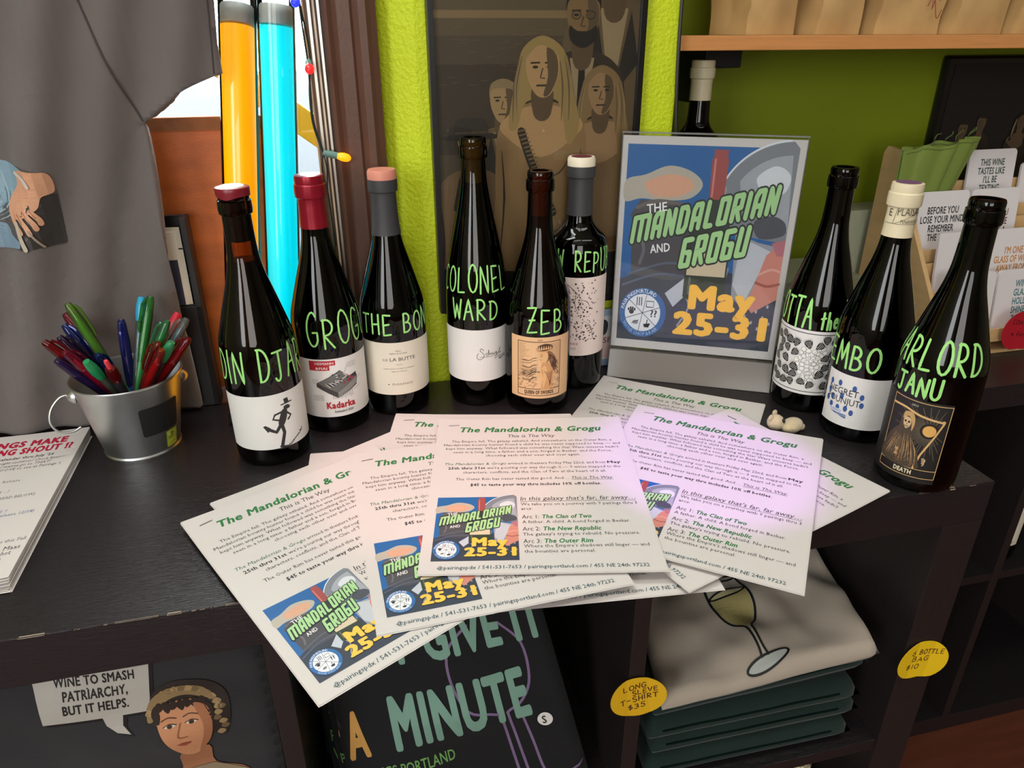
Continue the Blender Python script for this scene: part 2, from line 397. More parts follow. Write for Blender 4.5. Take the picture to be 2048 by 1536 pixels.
veneer_unit('shelf_unit', 'lower black-brown shelf unit set back at right of the counter', [(.40, .438), (.773, .789), (1.124, 1.162)], .247, .388, [-.034, (-.421, -.405)], .038, -.79)
o = MB().box(.176, .398, .398, .635, -.79, -.036, BLK).build('trim_3'); struct(o)
# ------------------------------------------------------------------ pine shelf and its paper bags
t = empty('wall_shelf', (.178, .41, .412), 'pine wall shelf carrying brown paper bags in the green recess', 'shelf')
MB(Matrix.Translation((-.178, -.41, -.412))).box(.178, 2.6, .41, .634, .412, .4295, PINE).build('board', t, bevel=.001)
b = MB(Matrix.Translation((-.178, -.41, -.412)))
b.box(.265, .32, .5, .634, .388, .411, DARK); b.box(.265, .275, .5, .634, .34, .388, DARK); b.build('bracket', t, bevel=.001)
t = empty('wall_shelf', (.178, .41, .80), 'unseen upper pine shelf added to shade the recess above the paper bags', 'shelf')  # out of view, added to keep light off the recess wall
MB(Matrix.Translation((-.178, -.41, -.8))).box(.178, 2.6, .41, .634, .80, .82, PINE).build('board', t, bevel=.001)  # board of the added upper shelf, out of view
KRAFT = mat('brown_kraft_paper', (194, 158, 104), .75, var=.16, scale=30, bump=.25, bscale=60)
def paper_bag(x, y, wd, dp, h, rz, seed, label, print_=False):
    t = empty('paper_bag', (x, y, .4298), label, 'bag', 'brown paper bags on the pine shelf', rz)
    r = random.Random(seed); off = Vector((seed * 3.1, seed * 1.7, 0)); m = MB()
    ring = []
    def pt(u, z):
        # u runs round a rectangle with gusset folds on the short sides
        per = [(-wd / 2, -dp / 2), (wd / 2, -dp / 2), (wd / 2, dp / 2), (-wd / 2, dp / 2)]
        k = int(u * 4) % 4; f = u * 4 - int(u * 4); a, b_ = Vector(per[k]), Vector(per[(k + 1) % 4]); p = a.lerp(b_, f)
        zz = z / h
        if k in (1, 3): p.x += (-1 if k == 1 else 1) * .022 * (1 - abs(2 * f - 1)) * min(1, zz * 1.6)
        if k in (0, 2): p.y += (-1 if k == 0 else 1) * .010 * sin(pi * f) * min(1, zz * 4) * (1 - zz * .5)
        n = noise.noise_vector(Vector((p.x * 16, p.y * 16, z * 16)) + off) * .012 * min(1, zz * 6)
        cr = abs(noise.noise(Vector((p.x * 20 + z * 14, p.y * 14, z * 9)) + off)); n.y += (-.016 * (.35 - min(.35, cr))) * min(1, zz * 8)
        f2 = 1 + .05 * (1 - min(1, zz * 9))
        return (p.x * f2 + n.x, p.y * f2 + n.y, z + (.001 if z else 0))
    nu, nv = 64, 24
    m.grid(nu, nv, lambda u, v: pt(u % 1.0, v * h), KRAFT)
    m.prism([(-wd / 2, -dp / 2), (wd / 2, -dp / 2), (wd / 2, dp / 2), (-wd / 2, dp / 2)], lambda a, c: (a * 1.05, c * 1.05, 0), lambda a, c: (a * 1.05, c * 1.05, .0012), KRAFT)
    m.build('bag_body', t, smooth=True, angle=28)
    a = Art()
    if print_:
        a.line([(wd * .1, .06), (wd * .16, .1), (wd * .2, .03), (wd * .26, .085), (wd * .3, .04), (wd * .36, .09)], .0012, '8a3a3a', smooth=5)
        a.line([(wd * .12, .035), (wd * .2, .045), (wd * .3, .02), (wd * .36, .03)], .0012, '8a3a3a', smooth=5)
        a.build('stamp', t, lambda u, v, hh: (u, -dp / 2 - .018 - hh, v))
paper_bag(.316, .478, .078, .07, .26, radians(12), 1, 'brown paper bag at the left end of the pine shelf')
paper_bag(.418, .478, .074, .07, .26, radians(10), 2, 'brown paper bag second from the left end of the pine shelf')
paper_bag(.530, .484, .104, .08, .26, radians(4), 3, 'brown paper bag with red stamped scrawl, third along the pine shelf', True)
paper_bag(.642, .48, .096, .075, .26, radians(9), 4, 'brown paper bag fourth along the pine shelf')
paper_bag(.757, .485, .1, .075, .26, radians(6), 5, 'brown paper bag at the cut-off right edge of the pine shelf')
# black cord down the pillar corner
o = MB().tube(crom([(.168, .389, .9), (.168, .389, .6), (.169, .39, .45), (.172, .39, .37), (.178, .391, .30), (.18, .391, .2), (.182, .392, .02)], 5), .0022, DARK, 6).build('cord', smooth=True)
tag(o, 'black electric cord hanging down the edge of the lime green pillar', 'cord')
# ------------------------------------------------------------------ wine bottles
def shape(kind, h):
    if kind == 'burgundy': p = [(.0400, .012), (.0402, .06), (.0401, .118), (.0388, .140), (.0345, .158), (.0262, .187), (.0195, .210), (.0160, .228), (.0147, .245), (.0142, .262), (.0140, .270)]
    elif kind == 'flute': p = [(.0380, .012), (.0384, .06), (.0384, .120), (.0378, .145), (.0345, .178), (.0290, .208), (.0225, .238), (.0172, .266), (.0150, .284), (.0143, .300)]
    else: p = [(.0372, .010), (.0375, .06), (.0375, .172), (.0370, .186), (.0335, .199), (.0240, .208), (.0178, .216), (.0156, .226), (.0148, .245), (.0145, .262)]
    k = h / (.325 if kind == 'flute' else .295)
    q = [(r, z * k) for r, z in p]
    c = [(v.x, v.y) for v in crom([(r, z, 0) for r, z in q], 5)]
    return c, k
def rad(c, z):
    for (r0, z0), (r1, z1) in zip(c, c[1:]):
        if z <= z1: return r0 + (r1 - r0) * max(0, min(1, (z - z0) / max(1e-9, z1 - z0)))
    return c[-1][0]
WINE = mat('dark_wine', (14, 4, 8), .2, var=0); 
CORK = mat('cork', (206, 160, 128), .8, var=.2, scale=300)
CHALK = mat('green_chalk_ink', (160, 226, 128), .7, var=.12, scale=400)
def bottle(x, y, h, kind, label, gl, parts, rz=None, fill=.74, wine=None, z=0, group=None, lip=True):
    t = empty('wine_bottle', (x, y, z), label, 'bottle', group)
    d = Vector((x, y)) - CAM.xy
    t.rotation_euler.z = math.atan2(d.y, d.x) - pi / 2 if rz is None else rz
    c, k = shape(kind, h)
    R = c[0][0]
    foot = [(0, .012), (R * .55, .008), (R * .86, 0), (R * .93, .0005), (R * .985, .004)]
    body = foot + c
    rn = c[-1][0]
    if lip: body += [(rn, h - .0235), (rn + .0021, h - .022), (rn + .0026, h - .018), (rn + .0022, h - .0095), (rn + .0007, h - .0085), (rn + .0012, h - .006), (rn + .0012, h - .002), (rn + .0003, h), (rn - .004, h), (rn - .0042, h - .004)]
    else: body += [(rn, h - .001), (rn - .001, h), (0, h)]
    MB().lathe(body, gl, 56).build('glass_body', t, smooth=True, fix=False)
    zf = fill * h
    wc = [(0, .014), (R * .5, .011), (R * .9, .006)] + [(r - .0028, zz) for r, zz in c if zz < zf] + [(rad(c, zf) - .0028, zf), (0, zf)]
    MB().lathe(wc, wine or WINE, 40).build('wine', t, smooth=True, fix=False)
    if lip: MB().lathe([(0, h - .05), (rn - .0043, h - .05), (rn - .0043, h - .0035), (0, h - .0032)], parts.get('cork', CORK), 24).build('cork', t, smooth=True, fix=False)
    def on(u, v, hh, ang=0):
        a = u / R; r = rad(c, v) + .00025 + hh
        return (r * sin(a), -r * cos(a), v)
    if 'capsule' in parts:
        z0, m, top = parts['capsule'][:3]
        rr = lambda zz: (rad(c, zz) if zz < h - .03 else rn) + .0006
        pr = [(rr(z0), z0)] + [(rr(z0 + (h - .03 - z0) * i / 6), z0 + (h - .03 - z0) * i / 6) for i in range(1, 7)]
        tz = parts['capsule'][3] if len(parts['capsule']) > 3 else 0
        ringd = [(rn + .0008, h - .0245), (rn + .0028, h - .0228), (rn + .0031, h - .018), (rn + .0029, h - .010), (rn + .0016, h - .0088), (rn + .0019, h - .004), (rn + .0014, h - .0002)]
        if tz:
            MB().lathe(pr + [q for q in ringd if q[1] < h - tz], m, 48).build('capsule', t, smooth=True, fix=False)
            cp = MB().lathe([(rn + .0026, h - tz - .002), (rn + .0026, h - .002), (rn + .0012, h + .0006), (0, h + .0006)], top, 48).build('cap', t, smooth=True, fix=False)
            if len(parts['capsule']) > 4: MB().lathe([(0, h + .001), (rn - .002, h + .001)], parts['capsule'][4], 32).build('cap_disc', cp, fix=False)
        else:
            cp = MB().lathe(pr + ringd + [(rn - .001, h + .0004), (0, h + .0004)], m, 48).build('capsule', t, smooth=True, fix=False)
            if top is not m: MB().lathe([(0, h + .0007), (rn - .0015, h + .0006)], top, 32).build('cap_disc', cp, fix=False)
    if 'wax' in parts:
        m = parts['wax']; seg = 40; pr = []
        mb = MB()
        def wf(u, v):
            a = u * 2 * pi; drip = .0045 + .003 * (.5 + .5 * sin(3 * a + 1)) * (.5 + .5 * sin(a * 2))
            r = (rn + .0032) * min(1, (1 - v) * 2.2 + .0) ** .35 if v > .5 else rn + .0032 - .001 * (1 - v)
            return (r * cos(a), r * sin(a), h - drip + (drip + .004) * min(1, v * 1.5))
        mb.grid(40, 8, wf, m); wx = mb.build('wax_seal', t, smooth=True)
        MB().lathe([(0, h + .0052), (rn - .003, h + .0048), (rn - .002, h + .0038)], mat('white_seal', (235, 235, 232), .5), 32).build('cap_disc', wx, fix=False)
    if 'label' in parts:
        v0, v1, u0, u1, fn, base = parts['label']
        a = Art(); a.rect(u0, v0, u1, v1, base, 1, 1); lb = a.build('label', t, on, cut=-.0035)
        a = Art(); a.up(); fn(a); a.build('label_print', lb, on, cut=-.0035)
    if 'neck' in parts:
        a = Art(); parts['neck'](a); a.build('neck_print', t, lambda u, v, hh: on(u * R / rad(c, v), v, hh + .0009), cut=-.006)
    if 'hand' in parts:
        a = Art()
        for s, a0, a1, v, hh, slope, sd in parts['hand']:
            hand(a, s, radians(a0) * R, radians(a1) * R, v, hh, parts.get('hw', .0022), CHALK, slope, sd)
        a.build('chalk_lettering', t, on, cut=-.004)
    return t
G_RED = glass('bottle_glass_dark', (44, 52, 30), .03); G_BLK = glass('bottle_glass_black', (16, 18, 16), .03)
G_OLV = glass('bottle_glass_olive', (128, 122, 62), .03); G_BRN = glass('bottle_glass_brown', (128, 84, 48), .03); G_AMB = glass('bottle_glass_amber', (150, 112, 62), .03)
WH = mat('label_paper_white', (228, 226, 222), .6, var=.03); CR = mat('label_paper_cream', (222, 216, 198), .6, var=.03)
PK = mat('label_paper_blush', (232, 214, 204), .6, var=.03); PE = mat('label_paper_peach', (228, 184, 138), .6, var=.03); BK = mat('label_paper_black', (26, 24, 23), .5, var=.03)
def lab_runner(a):
    k = '2a2a2c'; a.fr = lambda x, y: (.012 + (x - .012) * 1.25, .049 + (y - .048) * 1.22)
    a.blob([(.0150, .0655), (.0185, .0665), (.021, .0645), (.0195, .0625), (.0155, .0628)], k)           # head
    a.poly([(.0125, .0672), (.0235, .0682), (.0233, .0692), (.0202, .0692), (.0195, .0732), (.0155, .0728), (.0160, .0688), (.0124, .0682)], k)  # hat
    a.blob([(.0135, .063), (.0175, .0625), (.0165, .055), (.0125, .0475), (.0085, .0495), (.0105, .057)], k)
    a.line([(.0135, .0612), (.0065, .0595), (.0045, .0555), (.0100, .0532)], .0018, k); a.line([(.0165, .06), (.0205, .0555), (.0175, .0522)], .0018, k)
    a.line([(.0112, .049), (.0125, .0405), (.0092, .0285)], .0030, k); a.line([(.0105, .049), (.0058, .0425), (-.0005, .0465)], .0034, k)
    a.poly([(-.001, .043), (-.0045, .0495), (-.0025, .0505), (.0015, .0475)], k); a.poly([(.007, .0285), (.0135, .027), (.0135, .0255), (.007, .0262)], k)
    a.line([(.010, .0265), (.0165, .0268), (.022, .031), (.0285, .0345), (.031, .0385)], .0009, k, smooth=5); a.line([(.027, .036), (.0305, .0355)], .0009, k)
    for i in range(7): a.line([(.013 + i * .002, .0262 + i * .0011), (.0142 + i * .002, .0268 + i * .0012)], .0006, k)
def lab_kadarka(a):
    a.rect(-.026, .0885, .0045, .0945, 'b3202c'); a.rect(-.026, .0825, -.0025, .0885, 'b3202c'); a.up()
    a.text('HEIMANN', -.0185, .0898, .0030, 'f0dede', w=.021, bold=.02); a.text('&FIAI', -.0185, .0838, .0030, 'f0dede', w=.0135, bold=.02)
    a.poly([(-.02, .062), (.004, .0465), (.0285, .058), (.03, .0685), (.0285, .0745), (.019, .0715), (.0085, .0815), (-.004, .0745), (-.019, .0665)], '3c3a39'); a.up()
    a.poly([(-.018, .0665), (.004, .0535), (.0285, .0685), (.0205, .071), (.009, .0805), (-.004, .0738)], '6a6866'); a.up()
    a.poly([(.004, .0535), (.0285, .0685), (.0285, .06), (.004, .0465)], '8a8886')
    rr = random.Random(2)
    for i in range(10): x = -.004 + i * .0017; a.poly([(x, .060 + i * .0009), (x + .0012, .0605 + i * .0009), (x - .004, .0655 + i * .0005), (x - .005, .065 + i * .0005)], '201e1e' if i % 2 else 'b8b6b2')
    a.line([(.003, .069), (.009, .0668), (.0115, .0705), (.016, .0725), (.0125, .0765)], .0013, 'c8c6c2', smooth=4)
    for i in range(14): x, y = rr.uniform(.012, .024), rr.uniform(.0645, .0715); a.ell(x, y, .0013, .0011, 'a03040' if i % 3 else '2a2828', 8)
    for i in range(10): x, y = rr.uniform(-.01, .008), rr.uniform(.0635, .0765); a.rect(x, y, x + .0024, y + .0011, ('2a2828', 'd6d4d0')[i % 2])
    for i in range(11): x = -.002 + i * .0023; a.line([(x, .0515 + abs(i - 4) * .0009), (x + .0006, .044 + rr.random() * .003)], .0004, '55524f')
    a.text('Kadarka', -.0105, .0335, .0078, 'b3202c', w=.034, bold=.05); a.text('Szekszárd 2024', -.0022, .0275, .0030, '2a2626', w=.0225, bold=.015)
    for i in range(4): a.text('vineyard in the hills', .018, .0885 - i * .0018, .0009, '444040', w=.011); a.text('old terraces', -.024, .0705 - i * .0018, .0009, '444040', w=.007); a.text('hand picked slowly', -.025, .050 - i * .0019, .0010, '444040', w=.0125)
    a.line([(.014, .078), (.0175, .0868)], .0003, '444040'); a.line([(.03, .0655), (.035, .069)], .0003, '444040'); a.line([(.024, .053), (.034, .0565)], .0003, '444040')
def lab_butte(a):
    k = '5a564c'
    a.text('Anjou', .003, .0875, .0019, k, al='C', w=.007, shear=.25); a.text('Vallée de la Loire', .003, .0842, .0019, k, al='C', w=.0215, shear=.25)
    a.text('SUR', -.0165, .0752, .0028, k, w=.0065); a.text('LA BUTTE', -.0075, .0752, .0043, '3f3c36', w=.0315)
    a.rect(-.0005, .0702, .007, .0705, k)
    a.text('Cabernet franc et Cabernet sauvignon', .003, .0645, .0014, k, al='C', w=.038); a.text('Butte de Chaume', .003, .0608, .0014, k, al='C', w=.0185)
    a.text('PLAISANCE', .006, .043, .0026, '77736a', al='C', w=.025); a.ell(-.011, .0442, .0012, .0008, '77736a', 8)
def lab_schnegel(a):
    k = '1c1c1e'; o = lambda P: [(x - .004, y) for x, y in P]
    a.line(o([(.011, .0775), (.0085, .0805), (.0065, .078), (.0105, .0735), (.0112, .0695), (.007, .066), (.0035, .067), (.0025, .0705), (.0045, .0745)]), .0006, k, smooth=6)
    a.line(o([(.0125, .0725), (.0155, .074), (.0142, .071), (.0165, .0705), (.0172, .0785), (.0178, .0712), (.0195, .0735), (.0205, .071), (.0218, .0735), (.023, .0712), (.0245, .0735), (.0238, .0712), (.0258, .0715), (.0275, .074), (.0268, .0715), (.0285, .0735), (.0285, .067), (.026, .065), (.0265, .0685), (.031, .072), (.0325, .0745), (.0315, .0712), (.034, .0785), (.0335, .072), (.0355, .0715)]), .0005, k, smooth=5)
    a.line(o([(.006, .0692), (.02, .0688), (.036, .0712)]), .0004, k, smooth=4)
    a.text('RIESLING', .0265, .066, .0019, k, w=.0125); a.poly([(.0275, .0635), (.0375, .0648), (.0385, .0632), (.0395, .0645), (.0375, .0655), (.0275, .0645)], k); a.poly([(.0285, .062), (.0345, .0628), (.0345, .0634), (.0285, .0628)], k)
def tarot_frame(a, u0, u1, v0, v1, cut, k, w=.0007):
    for p in ([(u0, v0), (u1, v0)], [(u1, v0), (u1, v1)], [(u0, v1), (u1, v1)], [(u0, v0), (u0, v1)], [(u0, cut), (u1, cut)]): a.line(p, w, k)
def lab_queen(a):
    k, h = '3a2418', 'd39a66'
    u0, u1, v0, v1 = -.0255, .029, .0265, .098
    tarot_frame(a, u0, u1, v0, v1, .0355, k, .0008)
    a.text('2025', .0025, .0995, .0019, k, al='C', w=.0055); a.text('QUEEN OF SWORDS', .0018, .0288, .0045, k, al='C', w=.037, bold=.05)
    rr = random.Random(5)
    for i in range(26): y = .055 + i * .0016; a.line([(u0 + .0012, y), (u0 + .008 + rr.random() * .008, y + .0006)], .0003, '8a6a48'); a.line([(u1 - .012 - rr.random() * .006, y), (u1 - .001, y + .0005)], .0003, '8a6a48')
    for i in range(150): x, y = rr.uniform(u0 + .001, u1 - .001), rr.uniform(.0365, .056) ; a.line(el(x, y, .0011, .0009, 0, 250, 6), .00032, '7a5236') if abs(x - .006) > .007 else None
    a.up()
    # hair mass, body, face
    a.blob([(.004, .084), (.014, .086), (.021, .079), (.024, .069), (.021, .060), (.0165, .066), (.014, .074), (.0085, .079)], '8c5f3c', 5)
    for i in range(16):
        s = rr.random(); x = .013 + .01 * s; y = .083 - .012 * s; L = rr.uniform(.012, .02); sd = rr.uniform(-.002, .004)
        a.line([(x, y), (x + .003 + sd, y - L * .3), (x - .001 + sd, y - L * .6), (x + .004 + sd, y - L)], .0005, k, smooth=4)
        yy = .079 - rr.random() * .03; a.line([(.0, yy), (-.006, yy - .001), (-.010, yy - .004), (-.017 - rr.random() * .004, yy - .002 - rr.random() * .004)], .0005, k, smooth=4)
    a.up()
    a.blob([(.002, .0845), (.0105, .0855), (.0125, .078), (.010, .0715), (.0065, .071), (.0038, .0728), (.003, .076), (.0012, .0778), (.0022, .0805)], 'e2b27c', 4)
    a.blob([(.006, .0715), (.012, .071), (.019, .061), (.0185, .045), (.017, .0362), (.005, .0362), (.0068, .050), (.004, .062)], 'd39a66', 5)
    a.blob([(.0035, .062), (.009, .067), (.0115, .058), (.0098, .046), (.0068, .0365), (.0038, .0365), (.0052, .049), (.0, .057)], 'e2b27c', 5); a.up()
    for i in range(12): a.line([(.0075 + i * .0009, .0600 - i * .0016), (.0145, .0575 - i * .0016), (.0185 - .0002 * i, .060 - i * .0014)], .00035, k, smooth=4)
    a.line([(.0033, .0795), (.0058, .0797)], .0006, k); a.line([(.0025, .0752), (.0045, .0752)], .0005, k); a.line([(.0028, .0818), (.0062, .0822)], .0004, k)
    a.blob([(-.001, .087), (.007, .0858), (.0165, .0882), (.0172, .0935), (.0085, .0958), (-.0002, .0925)], '4a2f20', 4); a.up()
    for i in range(6): x = .0002 + i * .0028; a.poly([(x, .0875 + .0003 * i), (x + .0026, .0877 + .0003 * i), (x + .0013, .0937)], 'e2b27c')
    a.line([(-.001, .0868), (.007, .0858), (.0165, .0880)], .0016, 'd39a66', smooth=4)
    a.rect(-.0012, .050, -.0002, .0965, 'd8c0a0'); a.rect(-.004, .0585, .0028, .0595, k); a.ell(-.0005, .0555, .0022, .0028, 'e2b27c', 10)
def lab_serpent(a):
    rr = random.Random(8); k = '3a2f2c'
    for P in ([(-.03, .150), (-.015, .148), (-.004, .140), (.004, .131), (.009, .120)], [(-.012, .147), (-.009, .136), (-.012, .122)], [(.0, .137), (-.002, .122), (.003, .108)], [(.012, .098), (.02, .09), (.0235, .076), (.026, .07)], [(.02, .09), (.012, .094)], [(.006, .127), (.014, .124), (.018, .116)]):
        a.line(P, .0009, k, smooth=6, taper=True)
    for i in range(300):
        t = rr.random() ** .8; x = -.026 + rr.random() * .056; y = .152 - t * .082
        cx = -.006 + (.152 - y) * .17
        if abs(x - cx) > .023 + .012 * sin(i): continue
        s = rr.uniform(.0004, .0013); a.ell(x, y, s, s * 1.05, ('2c2624', '5a4a44', '8a776c', '2c2624')[i % 4], 9)
    a.text('Serpentes', .0035, .0655, .0040, 'a63434', al='R', w=.032); a.text('[parfum amour]', .0005, .0592, .0031, '6a605a', al='R', w=.032)
    for i in range(3): a.line([(.0195 - .0014 * cos(i * 1.05), .1485 - .0014 * sin(i * 1.05)), (.0195 + .0014 * cos(i * 1.05), .1485 + .0014 * sin(i * 1.05))], .0004, k)
def lab_berries(a):
    k = '161616'; rr = random.Random(11)
    u0, u1, v0, v1 = -.055, .06, .030, .106
    for p in ([(u0, v0), (u1, v0)], [(u0, v1), (u1, v1)], [(u0, v0), (u0, v1)]): a.line(p, .0009, k, seg=.005)
    def berry(x, y, s, ang):
        c, d = cos(ang), sin(ang); f = lambda p: (x + s * (c * p[0] - d * p[1]), y + s * (d * p[0] + c * p[1]))
        a.up(); a.blob([f(p) for p in [(-.75, .5), (0, .75), (.75, .5), (.7, -.2), (.25, -.95), (-.25, -.95), (-.7, -.2)]], k, 4); a.up()
        for i in range(5):
            for j in range(5):
                px, py = (i - 2) * .3 + (j % 2) * .12, .42 - j * .28
                if abs(px) < .72 - j * .09: a.ell(*f((px, py)), s * .07, s * .10, 'e8e6e0', 5)
        for i in range(6): a.line([f((0, .62)), f((cos(i * .55 + .2) * .95, .7 + sin(i * .55 + .2) * .5))], s * .16, k, taper=True)
        a.up(-2)
    def flower(x, y, s):
        for i in range(5):
            q = i * 1.257 + x * 90; a.blob([(x, y), (x + s * cos(q - .5), y + s * sin(q - .5)), (x + s * 1.25 * cos(q), y + s * 1.25 * sin(q)), (x + s * cos(q + .5), y + s * sin(q + .5))], 'f2f0ea', 3); a.up()
            a.line([(x + .15 * s * cos(q), y + .15 * s * sin(q)), (x + s * cos(q - .5), y + s * sin(q - .5)), (x + s * 1.25 * cos(q), y + s * 1.25 * sin(q)), (x + s * cos(q + .5), y + s * sin(q + .5)), (x + .15 * s * cos(q), y + .15 * s * sin(q))], .0003, k, smooth=3); a.up(-1)
        a.up(2)
        for i in range(5): a.ell(x + s * .25 * cos(i * 1.26), y + s * .25 * sin(i * 1.26), .0004, .0004, k, 5)
        a.up(-2)
    placed = []
    for i in range(900):
        x, y = rr.uniform(u0 + .006, .054), rr.uniform(v0 + .006, v1 - .006)
        if (x / .017) ** 2 + ((y - .067) / .024) ** 2 < 1 or any((x - p) ** 2 + (y - q) ** 2 < .0094 ** 2 for p, q in placed): continue
        placed.append((x, y)); berry(x, y, rr.uniform(.0056, .0068), rr.uniform(-1.2, 1.2))
    for x, y in ((-.006, .081), (.006, .079), (-.010, .069), (.002, .067), (.010, .069), (-.004, .056), (.007, .055), (.0, .046), (.012, .084)): flower(x, y, .0062)
def lab_dots(a):
    k, b = '222428', '35599a'
    a.up(-1); a.up()
    sc = lambda x, y: (x * 1.15 - .012, y * 1.1 - .003)
    a.fr = sc
    for x, y in ((-.021, .0645), (-.0105, .066), (.0045, .064), (.0125, .056), (-.0215, .0545), (-.0165, .0485), (-.0062, .0525), (-.0225, .0445), (-.0165, .0395), (-.0085, .0385), (-.0005, .0395), (.0135, .0470), (.0055, .0365)): a.ell(x, y, .0021, .0034, b, 18)
    a.up(); a.text('NEGRET', -.0225, .0545, .0072, k, w=.0315, bold=-.012); a.text('POUNJUT', -.0225, .0445, .0072, k, w=.0345, bold=-.012)
    a.rect(-.0165, .0335, -.0035, .0372, 'dfe6f2'); a.up(); a.text('PLAISANCE', -.016, .0342, .0024, b, w=.012)
    a.poly([(-.0165, .0328), (.0015, .0328), (.0015, .0285)], b); a.up(); a.text('PENAVAYRE', .0012, .0303, .0018, 'dfe6f2', al='R', w=.010)
def cap_plais(a):
    k = '55503f'; 
    for z in (.2505, .2705): a.line([(-.016, z), (.022, z)], .0004, k)
    a.line([(-.0065, .2505), (-.0035, .2705)], .0004, k); a.text('E', -.0085, .258, .0075, k, al='R', w=.0035, bold=-.015); a.text('PLAISANCE', -.0035, .2595, .0085, k, w=.034, bold=-.015)
    a.line([(-.0045, .2510), (.0165, .2625)], .0004, k); a.text('PENAVAYRE', .0005, .2515, .0036, k, w=.018)
def lab_death(a):
    g, l = 'd8b076', 'b08a58'
    u0, u1, v0, v1 = -.0375, .0200, .0180, .1010
    tarot_frame(a, u0, u1, v0, v1, .0275, g, .0007); a.text('2023', -.0135, .0955, .0021, 'c8c0b0', al='C', w=.0062); a.text('DEATH', -.0105, .0205, .0047, 'e2d2b0', al='C', w=.0175, bold=.05)
    sx, sy = .0045, .0725
    for i in range(70):
        q = i / 70 * 2 * pi; r0, r1 = .0085, (.017, .026, .034)[i % 3]
        e = [(sx + r0 * cos(q), sy + r0 * sin(q)), (sx + r1 * cos(q), sy + r1 * sin(q))]
        if u0 + .001 < e[1][0] < u1 - .001 and .0285 < e[1][1] < v1 - .001: a.line(e, .0003, '8a7a62')
    a.ell(sx, sy, .0060, .0062, 'e0ac5c', 28); a.up()
    a.line([(u0 + .001, .091), (-.022, .0915), (-.006, .0872), (.0145, .0838)], .0022, g, smooth=4)                    # scythe blade
    a.line([(.0155, .083), (.0105, .068), (.002, .045), (-.0015, .0285)], .0018, g); a.ell(.0148, .0842, .0018, .0018, g, 10)
    rr = random.Random(3)
    a.blob([(-.0205, .0875), (-.0125, .0875), (-.0095, .076), (-.0105, .060), (-.002, .049), (.0015, .036), (.0, .0285), (-.0365, .0285), (-.0365, .046), (-.030, .062), (-.024, .070), (-.0235, .081)], '4a3c2e', 5); a.up()
    a.blob([(-.0205, .0872), (-.0125, .0875), (-.0095, .078), (-.011, .068), (-.0125, .078), (-.0165, .0835), (-.0215, .079)], 'c09a66', 4)
    for i in range(34):
        x = -.035 + i * .00105; a.line([(x * .5 - .008, .064 - rr.random() * .008), (x * .8 - .004 + rr.random() * .002, .05 - rr.random() * .008), (x, .031 + rr.random() * .006)], .0005, ('a8845a', '1c1814', 'c6a272')[i % 3], smooth=4, taper=True)
    for i in range(90): a.ell(rr.uniform(-.02, -.001), rr.uniform(.030, .046), .0003, .0003, 'a8845a', 5)
    a.up(); a.blob([(-.0195, .0815), (-.0145, .0815), (-.0128, .0765), (-.0142, .0715), (-.0170, .0692), (-.0195, .0725), (-.0205, .077)], 'd2b48a', 4); a.up()   # skull
    for x in (-.0185, -.0150): a.ell(x, .0772, .0011, .0013, '1a1512', 9)
    a.poly([(-.0172, .0752), (-.0162, .0752), (-.0167, .0735)], '1a1512')
    for i in range(5): a.rect(-.0188 + i * .0009, .0708, -.0184 + i * .0009, .0728, '1a1512')
    for i in range(4): a.line([(.004 + i * .0003, .0415 - i * .0018), (.007, .0405 - i * .0019), (.0075 - i * .0006, .0385 - i * .0018)], .0011, 'd2b48a', smooth=3)
    a.poly([(-.0225, .0455), (-.0185, .0455), (-.0200, .041), (-.0185, .037), (-.0225, .037), (-.0210, .041)], 'c09a66')
GRP = 'dark wine bottles lettered in green chalk on the counter'
C_RED = mat('red_foil', (150, 22, 42), .3, .35, var=.1, scale=60); C_GRY = mat('dark_grey_capsule', (58, 58, 60), .55); C_CRM = mat('cream_capsule', (224, 212, 178), .45)
B1 = bottle(-.3555, .256, .294, 'burgundy', 'wine bottle with white label of a running man and red wax seal', G_AMB,
  dict(wax=mat('red_wax', (126, 24, 38), .35), label=(.022, .087, -.055, .07, lab_runner, WH), cork=mat('dark_cork', (58, 40, 30), .8), hand=[('DIN DJARIN', -76, 116, .1015, .035, .02, 1)]), fill=.765, group=GRP)
B2 = bottle(-.2835, .317, .296, 'burgundy', 'wine bottle with red foil capsule and label showing a grey hillside block', G_RED,
  dict(capsule=(.240, C_RED, mat('red_foil_disc', (186, 80, 92), .3, .3)), label=(.022, .0965, -.05, .062, lab_kadarka, WH), hand=[('GROGU', -34, 96, .1105, .037, .03, 2)],
       cork=mat('yellow_cork', (206, 176, 60), .7)), fill=.76, group=GRP)
B3 = bottle(-.204, .342, .294, 'burgundy', 'wine bottle with grey capsule, pink cap and plain cream label', G_BLK,
  dict(capsule=(.222, C_GRY, mat('pink_cap', (214, 138, 118), .5), .0085), label=(.030, .099, -.05, .058, lab_butte, CR), hand=[('THE BOND', -60, 98, .109, .025, .02, 3)]), group=GRP)
B4 = bottle(-.0985, .3405, .326, 'flute', 'tallest wine bottle, slender olive glass with signature on its white label', G_OLV,
  dict(label=(.036, .105, -.055, .06, lab_schnegel, WH), hand=[('COLONEL', -82, 74, .152, .031, .004, 4), ('WARD', -48, 46, .117, .025, .01, 5)]), wine=mat('dark_olive_wine', (30, 28, 12), .2, var=0), fill=.66, group=GRP)
B5 = bottle(-.0285, .303, .292, 'burgundy', 'brown wine bottle with peach label of a crowned woman holding a sword', G_BRN,
  dict(label=(.0225, .104, -.0365, .046, lab_queen, PE), hand=[('ZEB', -20, 50, .1085, .030, .02, 6)]), wine=mat('amber_wine', (44, 18, 9), .2, var=0), fill=.62, group=GRP)
